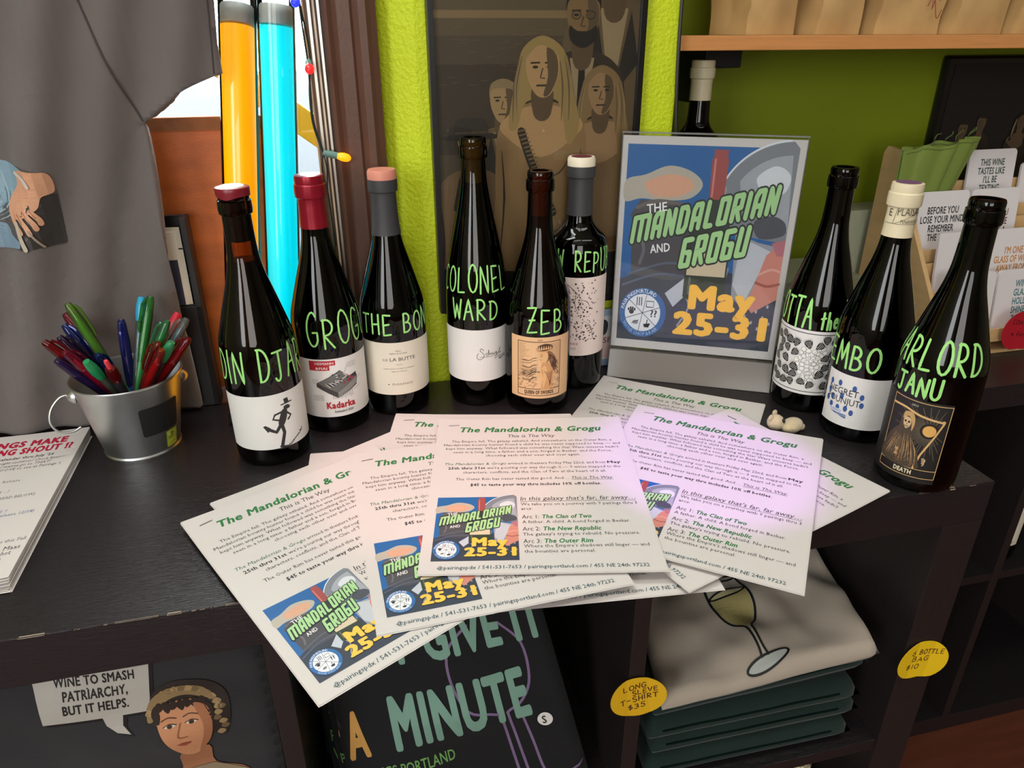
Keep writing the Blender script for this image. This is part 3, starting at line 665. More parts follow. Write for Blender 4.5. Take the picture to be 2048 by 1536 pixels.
B6 = bottle(.0385, .356, .297, 'bordeaux', 'wine bottle with blush label of a dotted branching tree, behind the brown bottle', G_BLK,
  dict(capsule=(.228, C_GRY, mat('ivory_cap', (232, 222, 198), .45), .0095, mat('dark_red_disc', (110, 40, 50), .5)), label=(.050, .156, -.05, .052, lab_serpent, PK), hand=[('NEW', -72, -26, .163, .027, 0, 7), ('REPUBLIC', -6, 130, .163, .027, 0, 8)], hw=.0021), group=GRP)
B7 = bottle(.307, .221, .295, 'burgundy', 'wine bottle with black and white strawberry label beside the upright sign', G_BLK,
  dict(label=(.026, .110, -.058, .063, lab_berries, WH), cork=mat('rosy_cork', (186, 128, 120), .7), hand=[('ROTTA', -98, -2, .1135, .036, -.03, 9), ('the', 8, 40, .1135, .021, 0, 10), ('HUTT', 50, 120, .1135, .034, 0, 11)], hw=.0027), group=GRP)
B8 = bottle(.323, .139, .291, 'burgundy', 'wine bottle with printed cream capsule and blue dotted white label', G_BLK,
  dict(capsule=(.236, C_CRM, mat('purple_disc', (112, 76, 116), .5)), neck=cap_plais, label=(.018, .082, -.045, .06, lab_dots, WH), hand=[('EMBO', -76, 24, .0905, .030, -.02, 12)], hw=.0028), group=GRP)
B9 = bottle(.319, .034, .295, 'burgundy', 'black wine bottle at the counter front with gold hooded reaper label', G_BLK,
  dict(label=(.012, .1035, -.062, .0205, lab_death, BK), cork=mat('peach_cork', (222, 170, 138), .7), hand=[('WARLORD', -98, 62, .1350, .031, .0, 13), ('JANU', -56, 12, .1060, .0205, .02, 14)], hw=.0028), group=GRP)
B10 = bottle(.262, .5, .318, 'bordeaux', 'dark wine bottle with cream cap in the green recess behind the sign', G_BLK,
  dict(capsule=(.266, C_CRM, C_CRM), label=(.11, .165, -.03, .03, lambda a: (a.ell(0, .14, .02, .018, '2c2a28'), a.up(), a.line(el(0, .14, .018, .016), .0008, '55524c')), mat('dark_label', (16, 15, 15), .5))), z=.0805)
def lab_sole(a):
    a.text('SOLE E TERRA', .0, .079, .0030, '4a463c', al='C', w=.028); a.text('vino bianco di collina', 0, .0735, .0016, '6a6458', al='C', w=.022)
    a.poly([(-.008, .094), (.0, .0955), (.009, .094), (.0, .0925)], '4a463c')
    a.blob([(-.026, .058), (-.01, .064), (.012, .060), (.02, .05), (.006, .043), (-.01, .046)], 'c8a868', 4); a.up(); a.blob([(-.012, .054), (.006, .056), (.012, .048), (-.004, .045)], '7a5a34', 4)
    a.blob([(-.036, .052), (-.024, .05), (-.006, .042), (.03, .044), (.036, .036), (.0, .033), (-.034, .035)], 'a8b48a', 4)
bottle(.822, .312, .30, 'burgundy', 'wine bottle with cream landscape label on the lower right shelf', G_BLK, dict(capsule=(.24, C_CRM, C_CRM), label=(.032, .112, -.045, .05, lab_sole, CR)), z=-.405)
bottle(.745, .40, .30, 'bordeaux', 'unlabelled dark bottle behind the landscape-label bottle on the lower shelf', G_BLK, dict(capsule=(.24, DARK, DARK)), z=-.405)
bottle(.292, .062, .295, 'burgundy', 'bottle with printed cream capsule in the bottom cube under the shirts', G_BLK, dict(capsule=(.236, C_CRM, C_CRM), neck=cap_plais), z=-.74)
# ------------------------------------------------------------------ printed matter
PAPER = mat('white_paper', (219, 213, 209), .7, var=.02, scale=20, transl=.08)
GRN, TX, YEL = '2a7840', '3c3a3c', 'fbc64c'
BLOCK = {'M': [[(0, 0), (0, 1), (.5, 1), (.5, 0)], [(.5, 1), (1, 1), (1, 0)]], 'A': [[(0, 0), (0, .8), (.25, 1), (1, 1), (1, 0)], [(0, .4), (1, .4)]],
 'N': [[(0, 0), (0, 1), (1, 0), (1, 1)]], 'D': [[(0, 0), (0, 1), (.75, 1), (1, .8), (1, .2), (.75, 0), (0, 0)]], 'L': [[(.1, 1), (.1, 0), (.9, 0)]],
 'O': [[(.5, 0), (0, 0), (0, 1), (1, 1), (1, 0), (.5, 0)]], 'R': [[(0, 0), (0, 1), (1, 1), (1, .5), (0, .45)], [(.45, .45), (1, 0)]], 'I': [[(0, 0), (0, 1)]],
 'G': [[(1, 1), (0, 1), (0, 0), (1, 0), (1, .5), (.55, .5)]], 'U': [[(0, 1), (0, 0), (1, 0), (1, 1)]]}
def event_art(a, big=True):
    """unit-square picture: bottle, silver dish cover, draped cloth, sliced ham; title and dates"""
    a.rect(0, 0, 1, 1, '1f62a2'); a.up()
    a.poly([(0, 0), (1, 0), (1, .30), (.7, .40), (.45, .42), (.22, .45), (.08, .36), (0, .33)], '343c4c')
    a.poly([(.07, .36), (.06, .50), (.08, .62), (.04, .66), (.10, .74), (.36, .72), (.56, .60), (.5, .36), (.3, .34)], '4c4a50')
    a.up()
    a.blob([(.0, .83), (.12, .86), (.26, .905), (.40, .88), (.47, .82), (.40, .755), (.24, .74), (.10, .745), (.0, .73)], 'b8b0a2', 5); a.up()
    a.blob([(.12, .82), (.26, .865), (.38, .85), (.42, .81), (.34, .765), (.18, .76)], 'd8a488', 5)
    a.line([(.08, .70), (.2, .735), (.36, .725)], .02, '6a625e', smooth=5); a.line([(.09, .60), (.14, .50), (.12, .42)], .02, '6c6a70', smooth=5)
    a.line([(.05, .36), (.3, .43), (.5, .41)], .012, '5a6478', smooth=5); a.line([(.02, .30), (.25, .37), (.46, .36)], .012, '55607a', smooth=5)
    a.poly([(.30, .27), (.42, .36), (.47, .30), (.36, .20)], 'c2c8d2')
    # silver dish cover
    a.poly([(.56, .85)] + el(.98, .70, .42, .33, 152, 92, 14) + [(1, 1.0), (1, .56), (.64, .60)], '7e838c'); a.up()
    a.poly(el(.98, .72, .34, .25, 150, 92, 12) + [(1, .62), (.72, .70)], 'a4a8b0'); a.up(); a.blob([(.78, .86), (.88, .92), (.97, .88), (.95, .80), (.85, .78)], 'd6dae0', 5)
    a.line(el(.98, .70, .425, .335, 152, 95, 14), .010, 'dfe3e8'); a.blob([(.80, .66), (.90, .69), (.98, .66), (.98, .60), (.84, .58)], '4a4e58', 4)
    a.ell(.585, .80, .03, .03, '9ca0a8', 14); a.up(); a.ell(.58, .80, .018, .018, 'e0e4e8', 12); a.up(-2)
    # knife blade, ham slices, napkin
    a.poly([(.70, .60), (.84, .56), (.98, .54), (.80, .22), (.72, .28)], '989ca6'); a.up()
    a.poly([(.74, .58), (.92, .52), (.80, .24), (.72, .34)], 'c2c6ce'); a.poly([(.90, .50), (1, .58), (1, .28), (.86, .20), (.82, .24)], 'd08878'); a.up()
    a.line([(.86, .36), (.93, .345), (1, .36)], .014, 'a85c50', smooth=4); a.line([(.87, .40), (.94, .43), (1, .42)], .012, 'e0a898', smooth=4); a.poly([(.92, .56), (1, .58), (1, .50), (.96, .5)], 'b8707c')
    a.line([(.70, .20), (.66, .30), (.68, .42)], .012, '8a90a0', smooth=4); a.line([(.40, .10), (.46, .2), (.44, .26)], .012, '9aa2b0', smooth=4)
    for i in range(9): a.ell(.80 + .022 * i, .12 + .03 * ((i * 37) % 5), .008, .01, 'aab0ba', 8)
    # bottle
    a.up(); a.poly([(.415, .26), (.415, .56), (.44, .645), (.505, .69), (.515, .78), (.595, .78), (.605, .69), (.655, .645), (.675, .56), (.675, .26), (.6, .235), (.48, .235)], '2c3a2c'); a.up()
    a.poly([(.515, .755), (.51, .94), (.52, .955), (.518, .985), (.60, .985), (.598, .955), (.607, .94), (.603, .755)], 'a04a48'); a.poly([(.425, .375), (.665, .375), (.665, .5), (.425, .5)], 'd6c6a8')
    a.line([(.53, .77), (.53, .94)], .012, 'cc8078'); a.line([(.45, .28), (.45, .36)], .014, '62705c'); a.up()
    # wheel emblem
    a.ell(.165, .155, .155, .135, '2a68a8', 36); a.up(); a.ell(.165, .155, .118, .103, 'eceef2', 32); a.up()
    for q in (20, 80, 140): a.line([(.165 + .118 * cos(radians(q)), .155 + .103 * sin(radians(q))), (.165 - .118 * cos(radians(q)), .155 - .103 * sin(radians(q)))], .0035, '3a3c44')
    f = lambda q, r=.075: (.165 + r * cos(radians(q)), .155 + r * .87 * sin(radians(q)))
    x, y = f(170)
    a.ell(x, y - .008, .017, .014, '24262c', 10)
    for i in range(4): a.ell(x - .02 + i * .0135, y + .014 - .006 * abs(i - 1.5), .0065, .009, '24262c', 8)
    x, y = f(110)
    for i in range(3): a.line([(x - .015 + i * .015, y - .02), (x - .015 + i * .015, y + .022)], .006, '24262c')
    x, y = f(50); a.line([(x - .026, y - .016), (x + .022, y - .016), (x + .022, y + .016), (x - .026, y + .016), (x - .026, y - .016)], .005, '24262c')
    x, y = f(0); a.text('??', x, y - .018, .036, '24262c', al='C', w=.042, bold=.03)
    x, y = f(-65); a.poly([(x - .022, y - .002), (x + .026, y + .004), (x + .014, y - .02), (x - .014, y - .02)], '24262c'); a.line([(x, y), (x + .004, y + .022)], .006, '24262c')
    x, y = f(-125); a.ell(x, y, .02, .012, '8a8c92', 12); a.line([(x - .024, y - .006), (x + .02, y + .012)], .004, '24262c')
    for i, ch in enumerate('PAIRINGSPORTLAND'):
        q = 168 - i * 7.4; a.text(ch, .165 + .126 * cos(radians(q)), .155 + .109 * sin(radians(q)), .021, 'dfe6f0', al='C', rot=q - 90, bold=.02, res=1)
    for i, ch in enumerate('WINESHOP&BAR'):
        q = 215 + i * 9; a.text(ch, .165 + .147 * cos(radians(q)), .155 + .128 * sin(radians(q)), .021, 'a8c2e0', al='C', rot=q + 90, bold=.01, res=1)
    # lettering
    a.up()
    sk = lambda x, y: (x, y + .215 * x)
    def title(t, x, y, w, cap):
        for b, col, dy in ((1.05, '262a2a', 0), (.62, 'a8d494', 0)):
            ws = [.52 if c_ == 'I' else 1.6 if c_ == 'M' else 1 for c_ in t]; cx = x
            for i, ch in enumerate(t):
                cw = w * ws[i] / sum(ws); cx += cw
                bw = cw - .48 * w / sum(ws); bx = cx - .5 * cw - (bw * .5 if ch != 'I' else 0); lw = b * .52 * w / sum(ws); l0 = .62 * .52 * w / sum(ws)
                for st in BLOCK[ch]:
                    P_ = [sk(bx + p * bw + .12 * (q - .5) * cap, y + l0 * .4 + q * (cap - l0 * .8)) for p, q in st]
                    for e in zip(P_, P_[1:]): a.line(e, lw, col)
            a.up(2)
        a.up(-4)
    title('MANDALORIAN', .05, .505, .88, .135); a.up(); title('GROGU', .37, .325, .42, .15); a.up(3)
    a.text('THE', .145, .675, .042, 'f0f0ee', w=.125, rot=8, bold=.02); a.text('AND', .185, .475, .042, 'f0f0ee', w=.125, rot=8, bold=.02)
    a.text('May', .455, .205, .115, YEL, w=.42, bold=.065); a.text('25-31', .37, .062, .112, YEL, w=.60, bold=.065)
PW, PH = .2159, .2794
def bend(u, v):
    """gentle lift of the sheet corners"""
    a = max(0, (u / PW - .55) / .45) * max(0, (v / PH - .72) / .28); b = max(0, 1 - u / .05) * max(0, (v / PH - .8) / .2)
    return .0016 * a ** 1.6 + .0012 * b
def on_sheet(u, v, h): return (u, v, .00092 + bend(u, v) + h)
PARA = [('The Empire fell. The galaxy exhaled. And somewhere on the Outer Rim, a', .1822), ('Mandalorian bounty hunter found a child he was never supposed to keep — and', .199), ("kept him anyway. What followed was something the Star Wars universe hadn't", .1935), ('seen in a long time: a father and a son, forged in Beskar, and the Force,', .176), ('choosing each other over and over again.', .1045)]
def make_flyer():
    t = empty('flyer', (0, 0, 0), '', 'flyer', 'event flyers fanned out on the counter')
    m = MB()
    for k in range(3):
        dx, dy, z = ((0, 0, .0008), (.0009, -.0012, .0004), (-.0007, -.0007, 0))[k]
        m.grid(18, 20, lambda i, j: (i * PW + dx, j * PH + dy, z + bend(i * PW, j * PH)), PAPER)
    m.build('sheet', t, smooth=True, fix=False)
    a = Art(step=.00005)
    a.text('The Mandalorian & Grogu', .1085, .2478, .0108, GRN, al='C', w=.165, bold=.035, shear=.22); a.build('heading', t, on_sheet)
    a = Art(step=.00005)
    a.text('This is The Way', .1085, .2345, .0066, TX, al='C', w=.054, shear=.2)
    y = .2242
    for s, w in PARA: a.text(s, .1085, y, .0045, TX, al='C', w=w, res=1); y -= .0078
    y = .1760
    a.text('The Mandalorian & Grogu', .0125, y, .0047, '3f6a4a', w=.066, shear=.2, res=1); a.text('arrived in theaters Friday May 22nd, and from', .0805, y, .0045, TX, w=.1055, res=1); a.text('May', .188, y, .0046, '2c2c2e', w=.0145, bold=.03, res=1)
    y -= .0085
    a.text('25th thru 31st', .0165, y, .0046, '2c2c2e', w=.0395, bold=.03, res=1); a.text("we're pouring our way through it — 9 wines mapped to the", .058, y, .0045, TX, w=.143, res=1); y -= .0085
    a.text('characters, conflicts, and the Clan of Two at the heart of it all.', .1085, y, .0045, TX, al='C', w=.152, res=1); y = .1462
    a.text('The Outer Rim has never tasted this good. And…', .0255, y, .0045, TX, w=.118, res=1); a.text('This is The Way.', .1465, y, .0047, TX, w=.0435, shear=.2, res=1); a.rect(.1465, y - .0016, .19, y - .0011, TX)
    a.text('$45 to taste your way thru includes 10% off bottles.', .1085, .1352, .0046, '2c2c2e', al='C', w=.135, bold=.03, res=1)
    a.text("In this galaxy that's far, far away…", .0915, .1082, .0066, TX, w=.115, shear=.18); a.rect(.0915, .1062, .2065, .1067, TX)
    a.text('We take you on a journey with 9 pairings thru 3', .0918, .0997, .0047, TX, w=.115, res=1); a.text('arcs:', .0918, .0922, .0047, TX, w=.011, res=1)
    for y, n, nm, w, l in ((.0782, '1', 'The Clan of Two', .0475, 'A father. A child. A bond forged in Beskar.'), (.0592, '2', 'The New Republic', .0545, "The galaxy's trying to rebuild. No pressure."), (.0408, '3', 'The Outer Rim', .0445, None)):
        a.text('Arc %s:' % n, .0922, y, .0058, TX, w=.0165); a.text(nm, .1118, y, .0058, GRN, w=w, bold=.03, shear=.2)
        if l: a.text(l, .0922, y - .0075, .0045, TX, w=(.103 if n == '1' else .109), res=1)
    a.text("Where the Empire's shadows still linger — and", .0926, .0345, .0045, TX, w=.114, res=1); a.text('the bounties are personal.', .0926, .0270, .0045, TX, w=.064, res=1)
    a.build('body_text', t, on_sheet)
    a = Art(step=.00005); a.text('@pairingspdx / 541-531-7653 / pairingsportland.com / 455 NE 24th 97232', .1085, .0062, .0045, '35525a', al='C', w=.186, bold=.01, res=1); a.build('footer_text', t, on_sheet)
    a = Art(step=.00004, frame=lambda u, v: (.0095 + u * .0785, .0172 + v * .098)); event_art(a); a.build('picture', t, on_sheet, cut=.03)
    s = MB(); s.tube([on_sheet(.012, .262, .0003), on_sheet(.0245, .2635, .0003)], .00035, mat('steel_wire', (150, 150, 152), .3, 1), 6); s.build('staple', t)
    return t
FL = make_flyer()
def place_flyer(x, y, a, k, label, first=[True], tl=False):
    if tl: x, y = x + PH * sin(a), y - PH * cos(a)
    if first[0]: o = FL; first[0] = False
    else:
        o = FL.copy(); C.objects.link(o)
        for ch in list(FL.children): c = ch.copy(); C.objects.link(c); c.parent = o
    o.location = (x, y, .0002 + k * .0013); o.rotation_euler.z = a; o['label'] = label
    return o
place_flyer(.081, .350, -.668, 0, 'white flyer with green heading in front of the sign stand, farthest back of the fan', tl=True)
place_flyer(-.185, -.062, -.106, 1, 'flyer at the bottom of the heap, only its footer strip showing')
place_flyer(-.315, .227, -.07, 2, 'flyer almost buried at left, its stapled corner near the red-foil bottle', tl=True)
place_flyer(-.413, .150, .496, 3, 'flyer directly under the leftmost one, its upper edge sticking out behind', tl=True)
place_flyer(-.212, .296, -.25, 4, 'flyer behind the centre one, only the first word of its heading showing', tl=True)
place_flyer(.195, .206, -1.255, 5, 'flyer turned sideways at right, pointing past the counter corner', tl=True)
place_flyer(-.3069, -.1315, .4761, 6, 'leftmost flyer, tilted and hanging over the counter front edge')
place_flyer(-.2624, -.0762, .0371, 7, 'flyer second from the left of the fan, partly under the centre one')
place_flyer(-.0867, .0161, -.6588, 8, 'right-hand flyer with violet light across its text')
place_flyer(-.2235, -.0163, -.2166, 9, 'topmost flyer at the centre of the fan, fully readable')
# ------------------------------------------------------------------ sheet stack at far left
def make_stack():
    t = empty('handout_stack', (-.5663 - PW, .3425 - PH, 0), 'thick stack of white handouts with red heading at the left counter end', 'papers', rz=.02)
    r = random.Random(6); m = MB()
    def lift(u, v): return .002 * max(0, (u / PW - .7) / .3) ** 2 * (1 - v / PH) + .0006 * sin(u * 30)
    for k in range(14):
        dx = r.uniform(-.0015, .0015) + (.0 if k > 10 else .002 * (10 - k) / 10); dy = r.uniform(-.002, .001) - .0006 * (13 - k)
        z = .0004 + k * .0007
        m.grid(10, 10, lambda i, j: (i * PW + dx, j * PH + dy, z + lift(i * PW, j * PH) * k / 13), PAPER)
    m.build('sheets', t, smooth=True, fix=False)
    on = lambda u, v, h: (u, v, .0096 + lift(u, v) + h)
    ox, oy = PW + .5663, PH - .3425
    Tt = lambda s, x1, y, cap, col, w, **k: a.text(s, x1 + ox, y + oy, cap, col, al='R', w=w, **k)
    a = Art(step=.00005)
    Tt('PAIRINGS MAKE', -.583, .3115, .0125, 'b8123c', .108, bold=.06); Tt('ANYTHING SHOUT !?', -.574, .2945, .0125, 'b8123c', .122, bold=.06); a.build('heading', t, on)
    a = Art(step=.00005)
    Tt("the calendar thru July '26", -.589, .2825, .005, '3a3a3c', .066, bold=.03, res=1); Tt('a thought cauldron? Check faves—', -.575, .2735, .005, '55565a', .075, shear=.25, res=1); Tt("oh, I wanna go to THAT!", -.588, .266, .005, '55565a', .058, shear=.25, res=1); Tt('LOOOVE to see at Pairings :)', -.576, .2585, .005, '3a3a3c', .067, res=1)
    k = '6a6c72'
    for s, x, y, w, col in (('the Release', -.608, .2325, .026, k), ('coming …)', -.612, .2125, .02, k), ('(READ BELOW)', -.5845, .199, .035, k), ('still ?', -.602, .173, .014, '5a6a9a'), ('(release 12/18)', -.5755, .1656, .034, '5a6a9a'), ('movies this Fall', -.569, .1185, .036, k)): Tt(s, x, y, .0048, col, w, res=1)
    for s, x, y, w in (('the Maas', -.5699, .1055, .026), ('hot', -.5755, .098, .008), ('the', -.581, .0905, .008), ('pours', -.585, .083, .012)): Tt(s, x, y, .006, '4a4a4e', w, res=1)
    a.build('body_text', t, on)
make_stack()
# ------------------------------------------------------------------ sign in its clear stand
ACR = glass('clear_acrylic', (253, 254, 254), .03, 1.4); ACE = glass('acrylic_edge', (190, 192, 190), .15, 1.5, milky=.35)
t = empty('sign_stand', (.1897, .3155, 0), 'clear acrylic upright stand at the back centre of the counter', 'stand', rz=-.4955)
m = MB(); m.box(-.1085, .1085, -.0035, -.0015, .034, .3235, ACR); m.box(-.1085, .1085, .0015, .0035, .034, .3235, ACR)
m.build('pocket', t, bevel=.0006)
m = MB()
for x in (-.1085, .1072): m.box(x, x + .0013, -.0015, .0015, .034, .3235, ACE)
m.box(-.1085, .1085, -.0037, .0037, .3225, .3238, ACE); m.build('edges', t)
m = MB(); SM = glass('smoky_acrylic', (176, 168, 160), .12, 1.5, milky=.45)
m.prism([(-.0035, .036), (-.019, .0), (.019, .0), (.0035, .036)], lambda y, z: (-.1085, y, z + .0002), lambda y, z: (.1085, y, z + .0002), SM); m.build('foot', t, bevel=.0008)
sg = empty('sign_poster', (.1897, .3155, .040), 'upright poster with green title and yellow dates inside the clear stand', 'poster', rz=-.4955)
MB().box(-PW / 2, PW / 2, -.0004, .0004, 0, PH, PAPER).build('sheet', sg)
a = Art(step=.00007, frame=lambda u, v: (-.1005 + u * .2005, .0115 + v * .258)); event_art(a); a.build('picture', sg, lambda u, v, h: (u, -.00045 - h, v))
# ------------------------------------------------------------------ bucket of pens
BX, BY, BR, BT, BH = -.5052, .3050, .040, .0563, .091
GALV = mat('galvanised_steel', (200, 202, 202), .36, 1, var=.25, scale=26, bump=.06, bscale=30)
t = empty('metal_bucket', (BX, BY, 0), 'small galvanised metal bucket holding colourful pens', 'bucket', rz=.28)
m = MB(); br = lambda z: BR + (BT - BR) * z / BH
m.lathe([(0, .004), (BR - .003, .004), (BR - .001, .0005), (BR + .0012, 0), (BR + .0016, .002), (BR + .0004, .004), (br(.07), .07), (BT, BH - .001), (BT + .0015, BH - .0015), (BT + .002, BH), (BT + .0015, BH + .0015), (BT, BH + .0012), (BT - .001, BH - .001), (BR - .001, .006), (0, .006)], GALV, 56)
m.build('pail', t, smooth=True, fix=False)
for s in (-1, 1):
    e = MB(Matrix.Translation((s * (br(.076) + .001), 0, .076)) @ Matrix.Rotation(s * pi / 2, 4, 'Y')); e.lathe([(.0085, -.001), (.008, .002), (.0055, .0048), (.003, .0068), (0, .0075)], GALV, 24); e.build('handle_lug', t, smooth=True)
hp = []
for i in range(25):
    q = -pi / 2 + (i / 24 - .5) * pi * 1.02
    hp.append((-sin((i / 24 - .5) * pi) * .0615, -cos((i / 24 - .5) * pi) * .062 - .0, .076 - cos((i / 24 - .5) * pi) * .028))
lp = crom([(-.057, .002, .078), (-.068, .002, .077), (-.079, .0, .066), (-.083, -.002, .052), (-.078, -.003, .040), (-.066, -.003, .036), (-.056, -.0035, .040)], 5)
MB().tube(lp, .0013, GALV, 8).build('handle', t, smooth=True)
onb = lambda u, v, h: ((br(v) + .0004 + h) * sin(u / .047), -(br(v) + .0004 + h) * cos(u / .047), v)
a = Art(); q = .003; pts = []
for cx, cy, a0 in ((.024 - q, .066 - q, 0), (-.020 + q, .066 - q, 90), (-.020 + q, .030 + q, 180), (.024 - q, .030 + q, 270)): pts += el(cx, cy, q, q, a0, a0 + 90, 5)
a.poly([(x + .022, y) for x, y in pts], mat('chalkboard_black', (20, 20, 21), .75)); a.build('chalkboard_patch', t, onb, cut=-.004)
a = Art(); a.rect(.0275, .0065, .0445, .0275, 'a8bc3a', 4, 1); a.up(); a.rect(.029, .008, .043, .015, 'c8cc40'); a.line([(.036, .018), (.036, .024)], .0012, '7a2424'); a.line([(.034, .022), (.036, .0245), (.038, .022)], .001, '7a2424'); a.rect(.0305, .0175, .034, .0185, '24301c'); a.text('EASTER', .0362, .0095, .003, '7a8020', al='C', w=.010); a.poly([(.0295, .022), (.032, .022), (.031, .026)], 'dfe6b0')
a.build('price_sticker', t, onb, cut=-.004)
def tint(h): return glass('pen_plastic_' + h, h, .06, 1.5, milky=.10)
def solid(h): return mat('pen_solid_' + h, h, .3, var=.03)
def pen(tx, ty, tz, style, c1, c2, label, deep=.35, L=.148):
    T = Vector((tx, ty, tz)); B = Vector((BX - deep * (tx - BX), BY - deep * (ty - BY), .012))
    d = (T - B).normalized(); L = min(L, (T - B).length); O = T - d * L
    t = empty('pen', O, label, 'pen', 'pens in the metal bucket'); t.rotation_mode = 'QUATERNION'; t.rotation_quaternion = d.to_track_quat('Z', 'Y')
    k1, k2 = (tint(c1), solid(c2))
    if style == 'cap':      # ball pen with a long see-through cap
        MB().lathe([(0, L - .075), (.0048, L - .075), (.0056, L - .06), (.0058, L - .025), (.0046, L - .006), (.0036, L - .001), (.003, L), (0, L)], k1, 16).build('cap', t, smooth=True); cp = C.objects[-1]
        MB().tube([(0, .0052, L - .004), (0, .0082, L - .010), (0, .0085, L - .035), (0, .0072, L - .042)], [.0015, .0017, .0016, .0010], k1, 6).build('clip', cp, smooth=True)
        MB().lathe([(0, 0), (.004, .0), (.0042, L - .03), (.0040, L - .028), (.0016, L - .014), (0, L - .012)], k2, 14).build('barrel', t, smooth=True)
    elif style == 'end':    # see-through barrel with a coloured end plug
        MB().lathe([(0, 0), (.0042, 0), (.0042, L - .026), (0, L - .026)], k1, 14).build('barrel', t, smooth=True)
        MB().lathe([(0, .002), (.0016, .002), (.0016, L - .03), (0, L - .03)], k2, 8).build('ink_refill', t, smooth=True)
        MB().lathe([(.0043, L - .027), (.0055, L - .018), (.0054, L - .010), (.0044, L - .003), (.0036, L), (0, L)], k2, 16).build('end_plug', t, smooth=True)
    else:                   # click pen
        MB().lathe([(0, 0), (.0048, 0), (.005, L - .034), (0, L - .034)], solid('2a2a30'), 14).build('barrel', t, smooth=True)
        MB().lathe([(.005, L - .034), (.006, L - .03), (.0062, L - .018), (.0052, L - .0125), (0, L - .012)], k1, 16).build('collar', t, smooth=True)
        MB().lathe([(.0026, L - .013), (.0026, L - .002), (.0018, L), (0, L)], k2, 12).build('push_button', t, smooth=True)
for a_ in [(-.571, .29, .142, 'cap', 'c8323a', '8a1c24', 'see-through red-orange capped pen leaning farthest left in the bucket'),
 (-.547, .27, .136, 'cap', 'd8306a', 'c01a58', 'thick magenta capped pen over the left rim of the bucket'),
 (-.561, .28, .124, 'cap', '6a4a9a', '54387e', 'short violet pen at the left rim, under the magenta pen'),
 (-.563, .31, .139, 'cap', '6a4a82', '3a2656', 'dark purple see-through pen leaning left between the red and blue pens'),
 (-.562, .33, .145, 'cap', '3a5ac8', '1c2f8e', 'bright blue capped pen leaning far left, below the lime one'),
 (-.565, .35, .151, 'cap', 'c84060', '9a1c48', 'crimson pen leaning left behind the lime green pen'),
 (-.546, .31, .175, 'cap', 'b4e070', '2c8a50', 'long pen with lime green see-through cap leaning left'),
 (-.528, .265, .125, 'end', 'c8d0b8', '1e8a54', 'pen with a green end plug at the front rim'),
 (-.508, .26, .126, 'click', 'd83038', 'e04048', 'red click pen upright at the front rim of the bucket'),
 (-.521, .28, .126, 'cap', '3050c0', '182a80', 'navy blue pen with clip, just behind the red click pen'),
 (-.504, .33, .146, 'cap', '5a62c8', '2c3690', 'indigo blue capped pen standing in the middle of the bucket'),
 (-.480, .34, .167, 'end', 'c0ccd4', '2a9ac0', 'tall pen with teal blue end, at the back of the bucket'),
 (-.471, .34, .167, 'cap', '7ad880', '3a9a50', 'tall bright green see-through pen at the back, beside the teal one'),
 (-.452, .31, .147, 'cap', '7ae0a0', '2c9060', 'mint green see-through pen with clip at the right of the bucket'),
 (-.446, .34, .145, 'end', 'c04058', 'c82a40', 'rosy red pen at the back right of the bucket'),
 (-.436, .33, .141, 'cap', 'dfe2e6', '6a88a8', 'colourless clear pen leaning right at the back'),
 (-.432, .30, .128, 'cap', 'd83a4a', 'a81c30', 'deep red capped pen leaning farthest right'),
 (-.461, .29, .130, 'cap', 'e05a3a', 'a82424', 'orange-red see-through pen at front right, behind the red grip pen'),
 (-.456, .275, .127, 'cap', 'd84040', 'c43034', 'red grip pen at the front right rim'),
 (-.448, .29, .129, 'end', 'c8d8c0', '2c8858', 'clear pen with dark green end between the red pens at right')]:
    pen(*a_)
# ------------------------------------------------------------------ hanging tee shirt
SHIRT = mat('charcoal_grey_jersey', (100, 92, 89), .9, var=.08, scale=14, bump=.15, bscale=900, sheen=.25)
t = empty('tee_shirt', (-.66, .378, .01), 'grey tee shirt hung in front of the window, hem on the counter', 'shirt')
def fold(u, v):
    s = .010 * sin(u * 46 + v * 9 + 1.2) * (.5 + .5 * sin(v * 7 + 2)) + .006 * sin(u * 95 - v * 26) + .006 * noise.noise(Vector((u * 14 + v * 6, v * 5, 2)))
    s += .012 * math.exp(-((u + .56 + (v - .25) * -.28) / .035) ** 2)
    s += .012 * max(0, sin(u * 30 + v * 16 + .5)) ** 2 * min(1, max(0, (-.5 - u) / .1))
    near = min(1, math.hypot((u + .505) / .09, (v - .05) / .11)); return max(0, s * 1.3 + .007) * (.25 + .75 * near)
def onsh(u, v, h): return (u, .378 - fold(u, v) - h, v)
out = [(p.x, p.y) for p in crom([(-.452, .006, 0), (-.4515, .10, 0), (-.449, .2, 0), (-.4485, .30, 0), (-.4475, .340, 0)], 4)] + \
      [(p.x, p.y) for p in crom([(-.447, .347, 0), (-.428, .362, 0), (-.40, .3795, 0), (-.368, .3925, 0)], 4)] + [(-.3635, .395), (-.3575, .463), (-.350, .58), (-.41, .71), (-.55, .78), (-.60, .755), (-.66, .74), (-.72, .755), (-.77, .78), (-.91, .71), (-.97, .58), (-.955, .40), (-.88, .35), (-.87, .006)]
def sheet(outline, name, parent, m, thick):
    a = Art(); a.poly(outline, m)
    o = a.build(name, parent, onsh, cut=.009, smooth=True)
    md = o.modifiers.new('thickness', 'SOLIDIFY'); md.thickness = thick; md.offset = -1
    o.matrix_parent_inverse = Matrix.Translation(-Vector(parent.location)); return o
sheet(out, 'shirt_body', t, SHIRT, .008)
